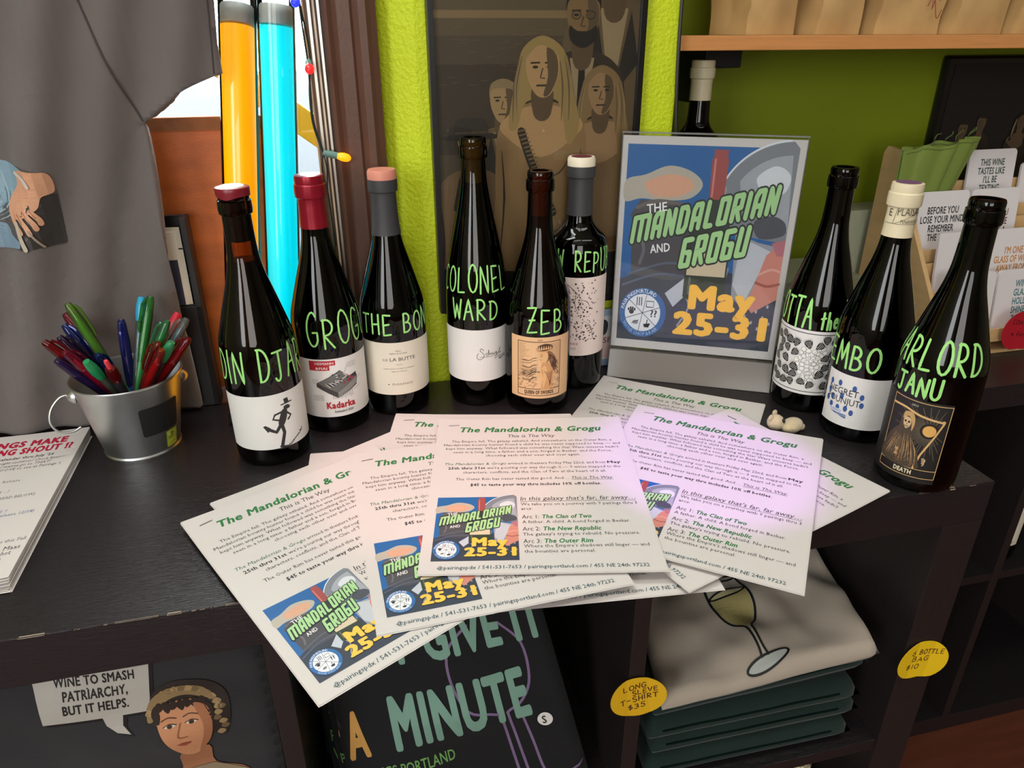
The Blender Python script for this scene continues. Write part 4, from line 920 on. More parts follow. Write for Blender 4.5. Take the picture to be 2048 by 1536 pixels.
sm = MB(); sm.tube([Vector(onsh(u, v, .0006)) for u, v in [(q.x, q.y) for q in crom([(-.515, .76, 0), (-.503, .62, 0), (-.496, .53, 0), (-.4835, .465, 0), (-.468, .405, 0), (-.449, .349, 0)], 8)]], .0011, mat('dark_seam', (66, 58, 56), .9), 6)
o = sm.build('sleeve_seam', t, smooth=True); o.matrix_parent_inverse = Matrix.Translation(-Vector(t.location))
sm = MB(); sm.tube([Vector(onsh(u, v, .0006)) for u, v in [(q.x, q.y) for q in crom([(-.3695, .394, 0), (-.3640, .462, 0), (-.3570, .575, 0)], 8)]], .0008, mat('dark_seam', (66, 58, 56), .9), 6)
o = sm.build('cuff_seam', t, smooth=True); o.matrix_parent_inverse = Matrix.Translation(-Vector(t.location))
a = Art(step=.0004)
a.poly([(-.70, .318), (-.592, .3135), (-.572, .309), (-.545, .303), (-.542, .280), (-.549, .226), (-.70, .222)], '55504e'); a.up()
a.poly([(-.575, .280), (-.543, .281), (-.5475, .2275), (-.590, .2245)], '34312f')
a.blob([(-.70, .316), (-.605, .316), (-.575, .309), (-.566, .300), (-.590, .278), (-.60, .268), (-.62, .255), (-.70, .25)], '7f9aa8', 5)
a.blob([(-.70, .246), (-.61, .252), (-.597, .24), (-.592, .226), (-.70, .224)], '7890a2', 4); a.up()
for i in range(9): a.line([(-.62 + i * .004, .312 - i * .001), (-.605 + i * .002, .29 - i * .003), (-.64 + i * .004, .27 - i * .002)], .0016, ('9cb4c0', '5e7a8a')[i % 2], smooth=4, taper=True)
a.blob([(-.577, .305), (-.560, .305), (-.545, .302), (-.544, .284), (-.556, .279), (-.562, .268), (-.572, .262), (-.585, .256), (-.595, .262), (-.590, .278), (-.578, .292)], 'd09a78', 5); a.up()
for p in ([(-.592, .262), (-.590, .254), (-.584, .243)], [(-.584, .259), (-.578, .250), (-.575, .242)], [(-.576, .262), (-.570, .253), (-.568, .247)], [(-.570, .265), (-.564, .257), (-.563, .252)]): a.line(p, .0052, 'd09a78', smooth=4)
a.up()
for p in ([(-.586, .262), (-.581, .252)], [(-.578, .264), (-.572, .253)], [(-.571, .267), (-.566, .258)]): a.line(p, .0009, 'a06a50')
a.line([(-.578, .303), (-.570, .298), (-.566, .290)], .004, 'c8c2b4', smooth=4); a.line([(-.588, .252), (-.586, .238), (-.583, .226)], .005, 'bcae9c', smooth=4); a.line([(-.576, .245), (-.571, .235), (-.566, .227)], .0022, '9a8878', smooth=3)
a.build('painted_print', t, lambda u, v, h: onsh(u, v, .0004 + h), cut=.009).matrix_parent_inverse = Matrix.Translation(-Vector(t.location))
# ------------------------------------------------------------------ card rack behind the shirt
t = empty('card_rack', (-.50, .402, 0), 'black wall rack of cards peeping out behind the grey shirt', 'rack')
m = MB(Matrix.Rotation(-.02, 4, 'X')); m.box(-.07, .0705, .008, .016, 0.0005, .24, DARK); m.box(.063, .0705, -.012, .008, 0.0005, .24, DARK); m.box(-.07, .0705, -.012, -.008, 0.0005, .134, DARK)
for z in (.135, .172, .205): m.box(-.07, .0705, -.008, .008, z - .002, z, DARK)
m.build('rack_body', t, bevel=.0008)
o = MB(Matrix.Translation((-.49, .402, .136)) @ Matrix.Rotation(-.05, 4, 'X')).box(-.05, .051, -.007, -.0062, 0, .093, mat('cream_card', (222, 214, 196), .6)).box(-.05, .0462, -.0078, -.0071, .0, .088, mat('ivory_card', (232, 226, 210), .6)).box(-.05, .043, -.0083, -.0079, 0, .055, mat('navy_band', (50, 54, 78), .6)).build('card')
tag(o, 'cream card with navy band standing in the black rack', 'card')
# ------------------------------------------------------------------ coloured tubes leaning in the window
for nm, B, T_, col, lab in (('light_tube', (-.3936, .338, .0), (-.3405, .432, .463), (255, 172, 0), 'glowing orange light tube leaning in the window'), ('light_tube', (-.3466, .382, .0), (-.2995, .430, .463), (0, 222, 236), 'glowing cyan light tube leaning in the window')):
    B, T_ = Vector(B), Vector(T_); d = (T_ - B).normalized(); L = .70
    t = empty(nm, B, lab, 'tube', 'coloured tubes in the window'); t.rotation_mode = 'QUATERNION'; t.rotation_quaternion = d.to_track_quat('Z', 'Y')
    top = (T_ - B).length - .024
    h = '%02x%02x%02x' % col
    m = mat('glow_' + h, col, .35, var=0, emit=.78)
    MB().lathe([(0, .012), (.0178, .012), (.0178, top), (0, top)], m, 40).build('glowing_core', t, smooth=True)
    MB().lathe([(.0178, top + .002), (.0178, top + .020), (.0165, top + .022), (0, top + .022)], mat('grey_cap', (190, 186, 174), .5), 40).build('end_cap', t, smooth=True)
    MB().lathe([(.0205, .010), (.0205, L)], glass('tube_shell', (242, 246, 248), .02, 1.45), 48).build('clear_shell', t, smooth=True)
    MB().lathe([(0, .001), (.0215, .001), (.0215, .012), (0, .012)], DARK, 32).build('base_cap', t, smooth=True)
# ------------------------------------------------------------------ string light
t = empty('string_light', (-.27, .384, .31), 'string light with blue, red and amber bulbs hanging beside the window casing', 'string light')
T = Matrix.Translation((.27, -.384, -.31)); WIRE = mat('green_black_wire', (34, 44, 38), .4)
m = MB(T); m.tube(crom([(-.273, .385, .62), (-.2745, .385, .52), (-.2735, .384, .468), (-.270, .384, .436), (-.2685, .384, .413), (-.2705, .383, .395), (-.2735, .383, .37), (-.2735, .383, .342), (-.2680, .383, .3165), (-.2655, .382, .309)], 6), .0012, WIRE, 6)
m.tube(crom([(-.2745, .383, .62), (-.2735, .383, .51), (-.2735, .383, .46), (-.2725, .382, .43), (-.2715, .383, .40), (-.2725, .382, .37), (-.2725, .383, .342), (-.2670, .382, .3165), (-.2655, .382, .309)], 6), .0012, WIRE, 6)
m.tube(crom([(-.2665, .382, .307), (-.2690, .382, .295), (-.2685, .383, .28), (-.2655, .383, .265), (-.264, .384, .2), (-.266, .384, .08), (-.264, .385, .02)], 5), .0009, WIRE, 6)
m.tube(crom([(-.2655, .381, .307), (-.2635, .381, .292), (-.2645, .382, .278), (-.2655, .383, .262), (-.263, .384, .2)], 5), .0009, WIRE, 6)
m.build('cord', t, smooth=True)
def bulb(base, tip, col, e, lab):
    b, p = Vector(base), Vector(tip); d = (p - b).normalized()
    o = MB(T @ Matrix.Translation(b) @ d.to_track_quat('Z', 'Y').to_matrix().to_4x4())
    o.lathe([(0, 0), (.0034, 0), (.0036, .004), (.004, .006), (.004, .016), (0, .016)], mat('teal_socket', (96, 132, 122), .5), 16); o = o.build('socket', t, smooth=True)
    q = MB(T @ Matrix.Translation(b) @ d.to_track_quat('Z', 'Y').to_matrix().to_4x4())
    q.lathe([(.0033, .016), (.0046, .020), (.0050, .024), (.0042, .0285), (.002, .031), (0, .0315)], mat('bulb_' + lab.split()[0], col, .15, var=0, emit=e), 20); q = q.build('bulb', o, smooth=True); q['label'] = lab
bulb((-.2655, .382, .309), (-.2415, .378, .3035), (255, 130, 10), 2.2, 'amber glowing bulb'); bulb((-.2705, .384, .405), (-.2705, .360, .398), (255, 30, 30), 2.2, 'red glowing bulb'); bulb((-.2755, .384, .472), (-.277, .362, .462), (30, 40, 255), 2.5, 'blue glowing bulb')
# ------------------------------------------------------------------ coaster rack on the right-hand shelf unit
MAPLE = mat('pale_maple', (214, 178, 126), .5, var=.14, scale=12, stretch=(1, 1, 8)); ZT = -.034
t = empty('coaster_rack', (.63, .34, ZT), 'tiered pale wooden rack of white coasters on the right shelf', 'rack')
m = MB(Matrix.Translation((-.63, -.34, -ZT)))
side = [(.345, ZT + .0005), (.345, .0), (.375, .045), (.45, .15), (.508, .262), (.545, .266), (.552, .255), (.552, ZT + .0005)]
for x in (.630, .955):
    m = MB(Matrix.Translation((-.63, -.34, -ZT))); m.prism(side, lambda y, z: (x, y, z), lambda y, z: (x + .008, y, z), MAPLE); m.build('side_panel', t, bevel=.0008)
TIER = [(.362, -.004), (.405, .050), (.452, .105), (.505, .158)]      # y of the coaster foot, z of the foot
for y, z in TIER:
    m = MB(Matrix.Translation((-.63, -.34, -ZT))); m.box(.638, .955, y - .012, y + .022, z - .008, z - .0005, MAPLE); m.box(.638, .955, y - .014, y - .0115, z - .008, z + .014, MAPLE); m.box(.638, .955, y + .020, y + .024, z - .008, z + .05, MAPLE); m.build('tier', t, bevel=.0006)
MB(Matrix.Translation((-.63, -.34, -ZT))).box(.638, .955, .35, .552, ZT + .0005, ZT + .006, MAPLE).build('base_board', t)
CSW = mat('white_coaster', (232, 228, 230), .45, var=.02)
def coaster(x, tier, lines, col, label, w=.094, cap=.0098, top=.074, n=3):
    y, z = TIER[tier]; t = empty('coaster', (x, y + .004, z), label, 'coaster', 'white slogan coasters in the rack'); t.rotation_euler.x = -.13
    r = .007; pts = []
    for cx, cy, a0 in ((w / 2 - r, w + .006 - r, 0), (-w / 2 + r, w + .006 - r, 90), (-w / 2 + r, r, 180), (w / 2 - r, r, 270)): pts += el(cx, cy, r, r, a0, a0 + 90, 5)
    MB().prism(pts, lambda a, b: (a, .004, b), lambda a, b: (a, 0, b), CSW).build('board', t)
    if lines:
        a = Art(); v = top
        for s in lines: a.text(s, 0, v, cap, col, al='C', bold=.02, xs=.62); v -= cap * 1.32
        a.build('slogan', t, lambda u, v, h: (u, -.0002 - h, v))
coaster(.690, 3, (), None, 'blank-fronted coaster in the back row behind the green gauze bag')
coaster(.820, 3, ('THIS WINE', 'TASTES LIKE', "I'LL BE", 'TEXTING', 'MY EX'), '2e4640', 'coaster in the back row with dark green slogan beside the gauze bag', cap=.0105)
coaster(.917, 3, (), None, 'blank coaster at the right end of the back row', w=.07)
coaster(.692, 2, ('BEFORE YOU', 'LOSE YOUR MIND', 'REMEMBER', 'THE WINE'), '2a2a2c', 'coaster in the second row from the back with black slogan', cap=.0108, top=.065)
coaster(.791, 2, ('HOME IS', 'WHERE YOU', 'DRINK WINE', 'WITHOUT A', 'BRA'), '6c2452', 'coaster in the second row from the back with purple slogan', cap=.0108, top=.070)
coaster(.703, 1, (), None, 'blank coaster in the third row, behind the front bottle neck')
coaster(.803, 1, ("I'M ONE", 'GLASS OF WINE', 'AWAY FROM', 'DANCING'), 'd08a38', 'coaster in the third row with orange slogan', cap=.0108, top=.06)
coaster(.693, 0, ("DON'T", 'PUT', 'DOWN.', 'RIGHT', 'AFTER', 'THESE.'), '6a6058', 'coaster in the front row with grey slogan', cap=.0105, top=.075)
coaster(.792, 0, ('WINE', 'GLASS', 'HOLD', 'SHINE', 'TOO'), '2a7c84', 'coaster in the front row with teal slogan', cap=.0108, top=.072)
def tagshape(w, h, k, n=36, notch=0):
    out = []
    for i in range(n):
        q = 2 * pi * i / n; r = 1 + k * cos(2 * q + .9) - notch * max(0, 1 - abs(((q - 4.85 + pi) % (2 * pi)) - pi) / .55)
        out.append((w / 2 * r * cos(q), h / 2 * r * sin(q)))
    return out
def price_tag(name, loc, w, h, k, col, lines, ink_, label, rot=0, notch=0, crease=None, cap=.007):
    t = empty(name, loc, label, 'price tag', 'handwritten paper price tags'); t.rotation_euler.y = rot
    P = mat('tag_' + col, col, .6, var=.04)
    fn = lambda u, v, h_: (u, -.0002 - h_ - (.0035 * max(0, abs(u) - .012) / .02 if crease else .004 * (u / w) ** 2), v)
    a = Art(step=.00009); a.poly(tagshape(w, h, k, notch=notch), P); o = a.build('paper', t, fn, cut=.004)
    md = o.modifiers.new('thickness', 'SOLIDIFY'); md.thickness = .0004; md.offset = -1
    a = Art(step=.00009); a.up()
    for s, x0, x1, v in lines: hand(a, s, x0, x1, v, cap, .0012, ink_, 0, hash(s) % 97 if 0 else len(s) + int(v * 1e4), seg=.004)
    a.build('handwriting', t, fn, cut=.004)
price_tag('price_tag', (.002, -.0012, -.212), .060, .062, .10, 'e8b71a', [('LONG', -.016, .012, .0125), ('SLEVE', -.006, .024, .004), ('T-SHIRT', -.020, .024, -.0055), ('$35', -.012, .010, -.0165)], '4a2420', 'yellow paper tag on the centre divider handwritten for long sleeve shirts', rot=-.12, crease=1)
price_tag('price_tag', (.3705, -.0012, -.2515), .070, .064, .06, 'f2c814', [('6', -.018, -.010, .010), ('BOTTLE', -.007, .028, .0105), ('BAG', -.014, .012, -.0005), ('$10', -.019, .002, -.0125)], '5a3020', 'yellow paper tag on the right outer panel handwritten for a bottle bag', rot=.12, notch=.16, crease=1)
price_tag('price_tag', (.775, .338, .006), .075, .070, .05, 'b81428', [('COASTERS', -.024, .034, .012), ('4', -.02, -.012, -.008), ('for', -.008, .01, -.008), ('$10', .016, .034, -.006)], '2a1012', 'red paper tag at the front of the coaster rack', rot=.1, notch=.15)
o = price_tag
# green gauze bag
GAU = glass('green_gauze', '869a4c', .5, 1.2, milky=.82)
t = empty('gauze_bag', (.655, .4865, .150), 'green gauze gift bag with ruffled top tucked in the coaster rack', 'bag')
r = random.Random(9); m = MB()
def gz(i, j):
    q = i * 2 * pi; w = .046 + .016 * j ** 1.1; rip = 1 + .16 * (.3 + .7 * j) * sin(9 * q + 1) + .06 * sin(13 * q) * j
    return (w * cos(q) * rip + .022 * j, .008 * sin(q) * rip * (1 + .3 * j) - .0, .125 * j + .003 * sin(5 * q) * j + .006 * cos(q) * j)
m.grid(72, 14, lambda i, j: gz(i % 1.0, j), GAU); m.build('gauze', t, smooth=True)
m = MB()
for k in range(5):
    q = .3 + k * .33; p = Vector(gz((q / 2 / pi), 1)); m.tube(crom([p, p + Vector((-.004, -.004, .004)), p + Vector((.006 * cos(k * 2), -.004, .010)), p + Vector((.008, -.002, .014 + .004 * sin(k)))], 4), .0009, mat('olive_cord', (92, 110, 52), .7), 5)
m.tube([gz(i / 40, .96) for i in range(40)], .0008, mat('olive_cord', (92, 110, 52), .7), 5, closed=True); m.build('drawstring', t, smooth=True)
MB().lathe([(0, .002), (.02, .002), (.022, .03), (.016, .075), (0, .08)], mat('dark_green_contents', (74, 98, 40), .8), 20, Matrix.Diagonal((1, .28, 1, 1))).build('contents', t, smooth=True)
# boxes in the recess
o = MB().box(.20, .556, .452, .57, ZT, .0795, mat('sage_box', (126, 130, 104), .6)).build('wine_box', bevel=.0015)
t = tag(o, 'flat grey-green box with faint lettering behind the strawberry-label bottle', 'box')
a = Art(); a.text('TAYLOR', .33, .046, .0125, '585c48', w=.12, xs=1); a.text('BY THE SEA', .352, .018, .0125, '585c48', w=.15); a.build('lettering', o, lambda u, v, h: (u + .055, .4515 - h, v))
o = MB().box(.603, .70, .57, .63, ZT, .156, mat('pale_sage_carton', (176, 182, 156), .6)).build('carton', bevel=.0015)
tag(o, 'pale green carton with a dark twig print beside the coaster rack', 'box')
a = Art()
for i in range(5): a.line([(.665, .06 + i * .012), (.683, .068 + i * .012)], .0016, '2c3428', taper=True)
a.line([(.672, .05), (.67, .12)], .0012, '2c3428'); a.build('twig_print', o, lambda u, v, h: (u, .5695 - h, v))
# postcard behind the sign
t = empty('postcard', (.095, .385, .001), 'small blue and pink picture card leaning on the wall behind the sign stand', 'card'); t.rotation_euler.x = -.02
MB().box(-.03, .03, .0, .0006, 0, .085, PAPER).build('card', t)
a = Art(); a.rect(-.03, .05, .03, .075, 'cfd2dc'); a.rect(-.03, .012, .03, .045, 'd8b8b4'); a.rect(-.03, 0, .03, .010, '8aa0c0'); a.rect(-.03, .075, .03, .085, '9ab0c8'); a.up(); a.blob([(-.01, .066), (-.004, .07), (.002, .064), (.0, .05), (-.008, .046), (-.014, .055)], '2c2c34'); a.text('VISIT', -.002, .035, .008, '3a3a44', al='C', w=.03)
a.build('print', t, lambda u, v, h: (u, -.0002 - h, v))
# ------------------------------------------------------------------ framed posters (plain sepia figures)
SK, CO, DK = '94764e', '5c4a32', '241f19'
def figure(a, cx, cy, s, skin, coat, hair, kind, turn=0):
    """cx, cy: head centre; s: head height"""
    f = lambda P: [(cx + x * s, cy + y * s) for x, y in P]
    a.up(); a.blob(f([(-.28, -.62), (-.75, -.85), (-1.0, -1.3), (-1.05, -2.6), (-1.0, -4.6), (1.0, -4.6), (1.05, -2.6), (1.0, -1.3), (.75, -.85), (.28, -.62)]), coat, 4); a.up()
    if kind in 'wc':
        a.blob(f([(-.35, -.7), (-.9, -1.0), (-.8, -1.3), (0, -1.75), (.8, -1.3), (.9, -1.0), (.35, -.7)]), skin, 4); 
    else:
        a.poly(f([(-.28, -.75), (.28, -.75), (.05, -2.2), (-.05, -2.2)]), 'a08c68' if kind != 'h' else '3a3022'); a.up()
        a.poly(f([(-.35, -.8), (-.05, -2.3), (-.55, -1.7)]), DK); a.poly(f([(.35, -.8), (.05, -2.3), (.55, -1.7)]), DK)
        if kind == 'g': a.poly(f([(-.07, -.9), (.07, -.9), (.1, -2.1), (-.1, -2.1)]), '14110e')
    a.line(f([(-.9, -1.6), (-.85, -2.6), (-.95, -3.8)]), .05 * s, DK, smooth=3, taper=True); a.line(f([(.9, -1.6), (.95, -2.6), (.85, -3.8)]), .05 * s, DK, smooth=3, taper=True)
    a.up()
    if kind in 'wc':
        L = -1.5 if kind == 'w' else -1.75
        a.blob(f([(-.42, .45), (0, .68), (.45, .42), (.6, -.1), (.85, L * .7), (.6, L), (.35, -.6), (-.35, -.6), (-.55, L * .75), (-.75, L * .7), (-.55, 0)]), hair, 4); a.up()
        for i in range(8): x = (-.62 + .03 * i if i < 4 else .45 + .07 * (i - 4)); a.line(f([(x * .8, .3), (x, -.3), (x * 1.05 + .05 * sin(i), -1.0)]), .045 * s, ('6e5a3c', '9a8258')[i % 2], smooth=4, taper=True)
    a.blob(f([(-.22, -.3), (-.2, -.85), (0, -1.0), (.2, -.85), (.22, -.3)]), '5e4a32', 3); a.up()
    a.blob(f([(-.36, .28), (-.2, .5), (.2, .5), (.36, .28), (.34, -.12), (.16, -.48), (-.12, -.48), (-.33, -.12)]), skin, 4); a.up()
    a.blob(f([(.08, .45), (.3, .3), (.33, -.1), (.16, -.45), (.02, -.47), (.12, -.1)]), '5e4c34', 3)
    for x in (-.16, .15): a.ell(cx + x * s, cy + .08 * s, .065 * s, .03 * s, DK, 8); a.line(f([(x - .09, .16), (x + .09, .165)]), .035 * s, '33281c')
    a.line(f([(0, .05), (-.05, -.13), (.04, -.14)]), .03 * s, '4a3a28'); a.line(f([(-.12, -.28), (.1, -.28)]), .04 * s, '3e2c22')
    a.up()
    if kind == 'h':
        a.blob(f([(-.85, .22), (-.4, .32), (.4, .34), (.9, .22), (.4, .16), (-.4, .15)]), DK, 4); a.blob(f([(-.42, .28), (-.36, .68), (0, .72), (.36, .68), (.42, .28)]), '2a231b', 4); a.line(f([(-.42, .34), (.42, .35)]), .06 * s, '4a3c2a')
    elif kind in 'wc': a.blob(f([(-.4, .2), (-.3, .52), (0, .66), (.34, .5), (.42, .15), (.25, .38), (-.05, .5), (-.25, .38)]), hair, 4)
    else: a.blob(f([(-.38, .15), (-.34, .5), (0, .64), (.34, .5), (.38, .15), (.28, .36), (-.28, .38)]), hair, 4)
    if kind == 'g':
        a.blob(f([(-.3, -.12), (-.28, -.4), (0, -.56), (.28, -.4), (.3, -.12), (.14, -.22), (-.14, -.22)]), '1a1611', 3)
        for x in (-.16, .16): a.line([(cx + s * (x + .1 * cos(q * .63)), cy + s * (.08 + .08 * sin(q * .63))) for q in range(11)], .02 * s, '241d16')
t = empty('framed_poster', (-.139, .3955, .102), 'tall black-framed sepia poster of standing people on the lime green pillar', 'poster')
T = Matrix.Translation((.139, -.3955, -.102)); FRM = mat('black_frame', (18, 17, 17), .35)
m = MB(T)
for b in ((-.139, -.132, .102, .86), (.115, .122, .102, .86), (-.132, .115, .102, .109), (-.132, .115, .853, .86)): m.box(b[0], b[1], .380, .3955, b[2], b[3], FRM)
m.box(-.132, .115, .388, .3955, .109, .853, FRM); m.build('frame', t, bevel=.001)
a = Art(step=.00006); a.rect(-.132, .109, .115, .853, '4e4230'); a.up()
a.rect(-.132, .43, .115, .62, '5e5038'); a.rect(-.132, .448, .115, .456, '86704a'); a.rect(-.132, .30, -.02, .40, '3a3023'); a.up()
for i in range(40): q = random.Random(i); x, y = q.uniform(-.13, .03), q.uniform(.37, .45); a.line([(x, y), (x + .01, y + q.uniform(-.003, .003))], .0012, '7a6642', taper=True)
figure(a, .083, .505, .062, SK, '66543a', '2a2219', 's'); figure(a, .045, .447, .055, '84683f', '332a20', '16120e', 'g')
figure(a, -.052, .357, .043, 'a88a5c', '6c5838', '8e7a54', 's'); figure(a, .071, .366, .047, 'a0805a', '7a6240', '8a7048', 'c')
figure(a, -.092, .310, .044, '8a6e4a', '70583a', DK, 'h'); figure(a, -.004, .392, .056, 'b89464', '94764c', 'a08850', 'w')
a.up()
a.line([(-.03, .325), (-.018, .29), (-.002, .255), (.012, .225)], .010, '2c2118', smooth=4); a.up()
for i in range(22): k = i / 21; a.line([(-.034 + .042 * k, .325 - .1 * k), (-.025 + .042 * k, .327 - .1 * k)], .0018, '7a6440')
a.line([(.005, .268), (.02, .275), (.033, .292)], .0016, '2c2118', smooth=4, taper=True); a.ell(-.002, .325, .0015, .0015, 'c8b890', 8)
a.poly([(-.132, .109), (.115, .109), (.115, .17), (.06, .165), (-.03, .15), (-.132, .16)], '1a1611'); a.poly([(.03, .185), (.115, .19), (.115, .172), (.04, .168)], '6a4c28')
a.build('print', t, lambda u, v, h: (u + .139, -.0077 - h, v - .102), clip=(-.132, .109, .115, .853))
MB(T).box(-.132, .115, .3835, .3845, .109, .853, glass('poster_glazing', (254, 254, 253), .03, 1.4)).build('glazing', t)
t = empty('framed_poster', (.80, .636, .20), 'dark framed poster half hidden behind the coaster rack in the recess', 'poster')
T = Matrix.Translation((-.80, -.636, -.20)); m = MB(T); m.box(.778, 1.18, .622, .636, .02, .398, mat('glossy_black', (14, 13, 14), .12)); m.build('frame', t, bevel=.006)
a = Art(step=.0001)
a.rect(.795, .04, 1.16, .385, '191617'); 
for x, z, s, k in ((.842, .275, .026, 's'), (.878, .285, .026, 's'), (.965, .285, .026, 'w'), (1.03, .28, .026, 'h')): figure(a, x, z, s, '5a4836', '2c231b', '201812', k)
a.build('print', t, lambda u, v, h: (u - .80, -.0145 - h, v - .20), clip=(.795, .04, 1.16, .385))
# ------------------------------------------------------------------ textiles in the cubes
BLKC = mat('black_cotton', (30, 30, 33), .9, var=.15, scale=20, bump=.2, bscale=700, sheen=.2); BGE = mat('beige_cotton', (172, 160, 145), .9, var=.05, scale=18, bump=.12, bscale=800, sheen=.2)
FOR = mat('forest_green_fleece', (11, 36, 31), .95, var=.18, scale=30, bump=.3, bscale=500, sheen=.1); NAV = mat('navy_black_cotton', (8, 10, 14), .9, var=.15, scale=20, bump=.2, bscale=700, sheen=.05)
def cushion(q, thick, seed, m, nu=30, nv=24, wr=.004, edge=.35):
    """folded cloth: quad corners FL, FR, BR, BL of the top face, rounded rim, wrinkles"""
    FL_, FR_, BR_, BL_ = [Vector(p) for p in q]; o = Vector((seed * 5.3, seed * 2.1, 0))
    def P(u, v, s):
        p = FL_ * (1 - u) * (1 - v) + FR_ * u * (1 - v) + BR_ * u * v + BL_ * (1 - u) * v
        d = min(u, 1 - u, v, 1 - v); rr = max(0, 1 - d / .05); rr = rr ** 2.2
        z = -thick * .5 + s * thick * .5 * math.sqrt(max(0, 1 - rr * rr * .98)) if rr < 1 else -thick * .5
        n = noise.noise(Vector((p.x * 24, p.y * 24, 0)) + o) * wr + noise.noise(Vector((p.x * 9 + p.y * 14, p.y * 6, 3)) + o) * wr * 1.4
        fr_ = 1 - rr
        return Vector((p.x, p.y, p.z + z + n * fr_ * (1 if s > 0 else .3)))
    mb = MB(); mb.grid(nu, nv, lambda u, v: P(u, v, 1), m); mb.grid(nu, nv, lambda u, v: P(u, v, -1), m)
    return mb, P
G = 'folded green shirts under the beige one'
zs = -.3848
for k, (dx, dy, th, lab) in enumerate(((.0, .0, .034, 'lowest folded dark green shirt on the cube shelf'), (.006, .004, .036, 'second folded dark green shirt from the shelf'), (-.004, -.002, .034, 'third folded dark green shirt from the shelf'), (.003, .004, .036, 'uppermost folded dark green shirt, right beneath the beige one'))):
    t = empty('folded_shirt', (.18, .15, zs), lab, 'shirt', G)
    lo = [(.030 + dx - .18, .014 + dy - .15), (.308 + dx - .18, .010 + dy - .15), (.326 + dx * .5 - .18, .25 - .15), (.050 + dx - .18, .27 - .15)]
    if k == 3: tops = (th - .004, th + .012, th + .012, th)
    else: tops = (th, th, th, th)
    mb, P = cushion([(a_[0], a_[1], h_) for a_, h_ in zip(lo, tops)], th, 20 + k, FOR, wr=.002); mb.build('cloth', t, smooth=True, angle=70)
    m = MB(); m.tube([P(.07 + .83 * i / 20, .012, .55) + Vector((0, -.0008, -th * .12)) for i in range(21)], .0014, mat('dark_green_fold', (8, 26, 23), .98, spec=.1), 6); m.build('fold_edge', t, smooth=True)
    zs += th - .001
zb = zs
t = empty('folded_shirt', (.18, .15, zb), 'beige folded shirt with a champagne glass print on top of the green stack', 'shirt')
q = [(.036 - .18, .004 - .15, -.262 + .026 - zb + .0), (.301 - .18, -.006 - .15, -.232 + .026 - zb), (.336 - .18, .20 - .15, -.215 + .026 - zb), (.085 - .18, .27 - .15, -.238 + .026 - zb)]
BEI, BP = cushion(q, .024, 3, BGE, 44, 36, wr=.0095); BEI.build('cloth', t, smooth=True, angle=70)
onc = lambda u, v, h: BP(u, v, 1) + Vector((0, -.2 * h, h + .0004))
a = Art(step=.0002); k = '16181a'
# glass drawn from the rim (back) to the foot (front right)
fl = lambda s, w: (.42 + .075 * s + w * .8, .62 - .60 * s + w * .22)
L = [fl(s, -w) for s, w in ((0, .105), (.15, .118), (.30, .122), (.42, .11), (.52, .075), (.575, .03), (.62, .016), (.78, .013), (.88, .02))]; R_ = [fl(s, w) for s, w in ((.88, .02), (.78, .013), (.62, .016), (.575, .03), (.52, .075), (.42, .11), (.30, .122), (.15, .118), (0, .105))]
a.poly([(p.x, p.y) for p in crom([(x, y, 0) for x, y in L + R_], 3)], 'b8b2a2'); a.up()
bl = [fl(s, -w) for s, w in ((.20, .112), (.30, .112), (.42, .10), (.51, .065), (.565, .02))] + [fl(s, w) for s, w in ((.565, .02), (.51, .065), (.42, .10), (.30, .112), (.20, .112))]
a.poly([(p.x, p.y) for p in crom([(x, y, 0) for x, y in bl], 3)], 'a89c66'); a.up()
def ring(s0, w, h_): return [(fl(s0 + h_ * sin(i / 24 * 2 * pi), w * cos(i / 24 * 2 * pi))) for i in range(24)]
a.poly(ring(.20, .112, .035), 'c0b68c'); a.poly(ring(.93, .125, .055), 'b4bab4'); a.up()
for p in (L, R_): a.line(p, .011, k, smooth=5, seg=.02)
a.line(ring(.20, .112, .035), .010, k, closed=True); a.line(ring(.93, .125, .055), .011, k, closed=True); a.line(ring(.03, .105, .03), .010, k, closed=True)
a.build('champagne_glass_print', t, onc, cut=.03)
# black tee shirts filed upright in the middle cube
def quadsurf(TL, TR, BR_, BL_, wr, seed):
    TL, TR, BR_, BL_ = [Vector(p) for p in (TL, TR, BR_, BL_)]; o = Vector((seed * 3.3, seed, 0)); nrm = ((TR - TL).cross(BL_ - TL)).normalized(); nrm = nrm if nrm.y < 0 else -nrm
    def P(u, v, h=0):
        p = TL * (1 - u) * (1 - v) + TR * u * (1 - v) + BR_ * u * v + BL_ * (1 - u) * v
        n = wr * (noise.noise(Vector((p.x * 18, p.z * 22, 0)) + o) + .6 * sin(u * 9 + v * 5 + seed))
        e = min(u, 1 - u); c = .010 * (1 - min(1, e / .04)) ** 2
        return p + nrm * (n - c + h)
    return P, nrm
MID = [(-.322, .064, -.085), (-.098, .050, -.085), (-.034, .030, -.366), (-.309, .040, -.3835)]
GN = 'black tee shirts filed upright in the middle cube'
TEAL = mat('foil_print_teal', (124, 164, 148), .45, var=.25, scale=9); OCH = mat('foil_print_ochre', (206, 156, 84), .5, var=.4, scale=14); PURP = mat('mauve_print', (126, 104, 142), .6); LGR = mat('light_green_print', (112, 164, 92), .6)
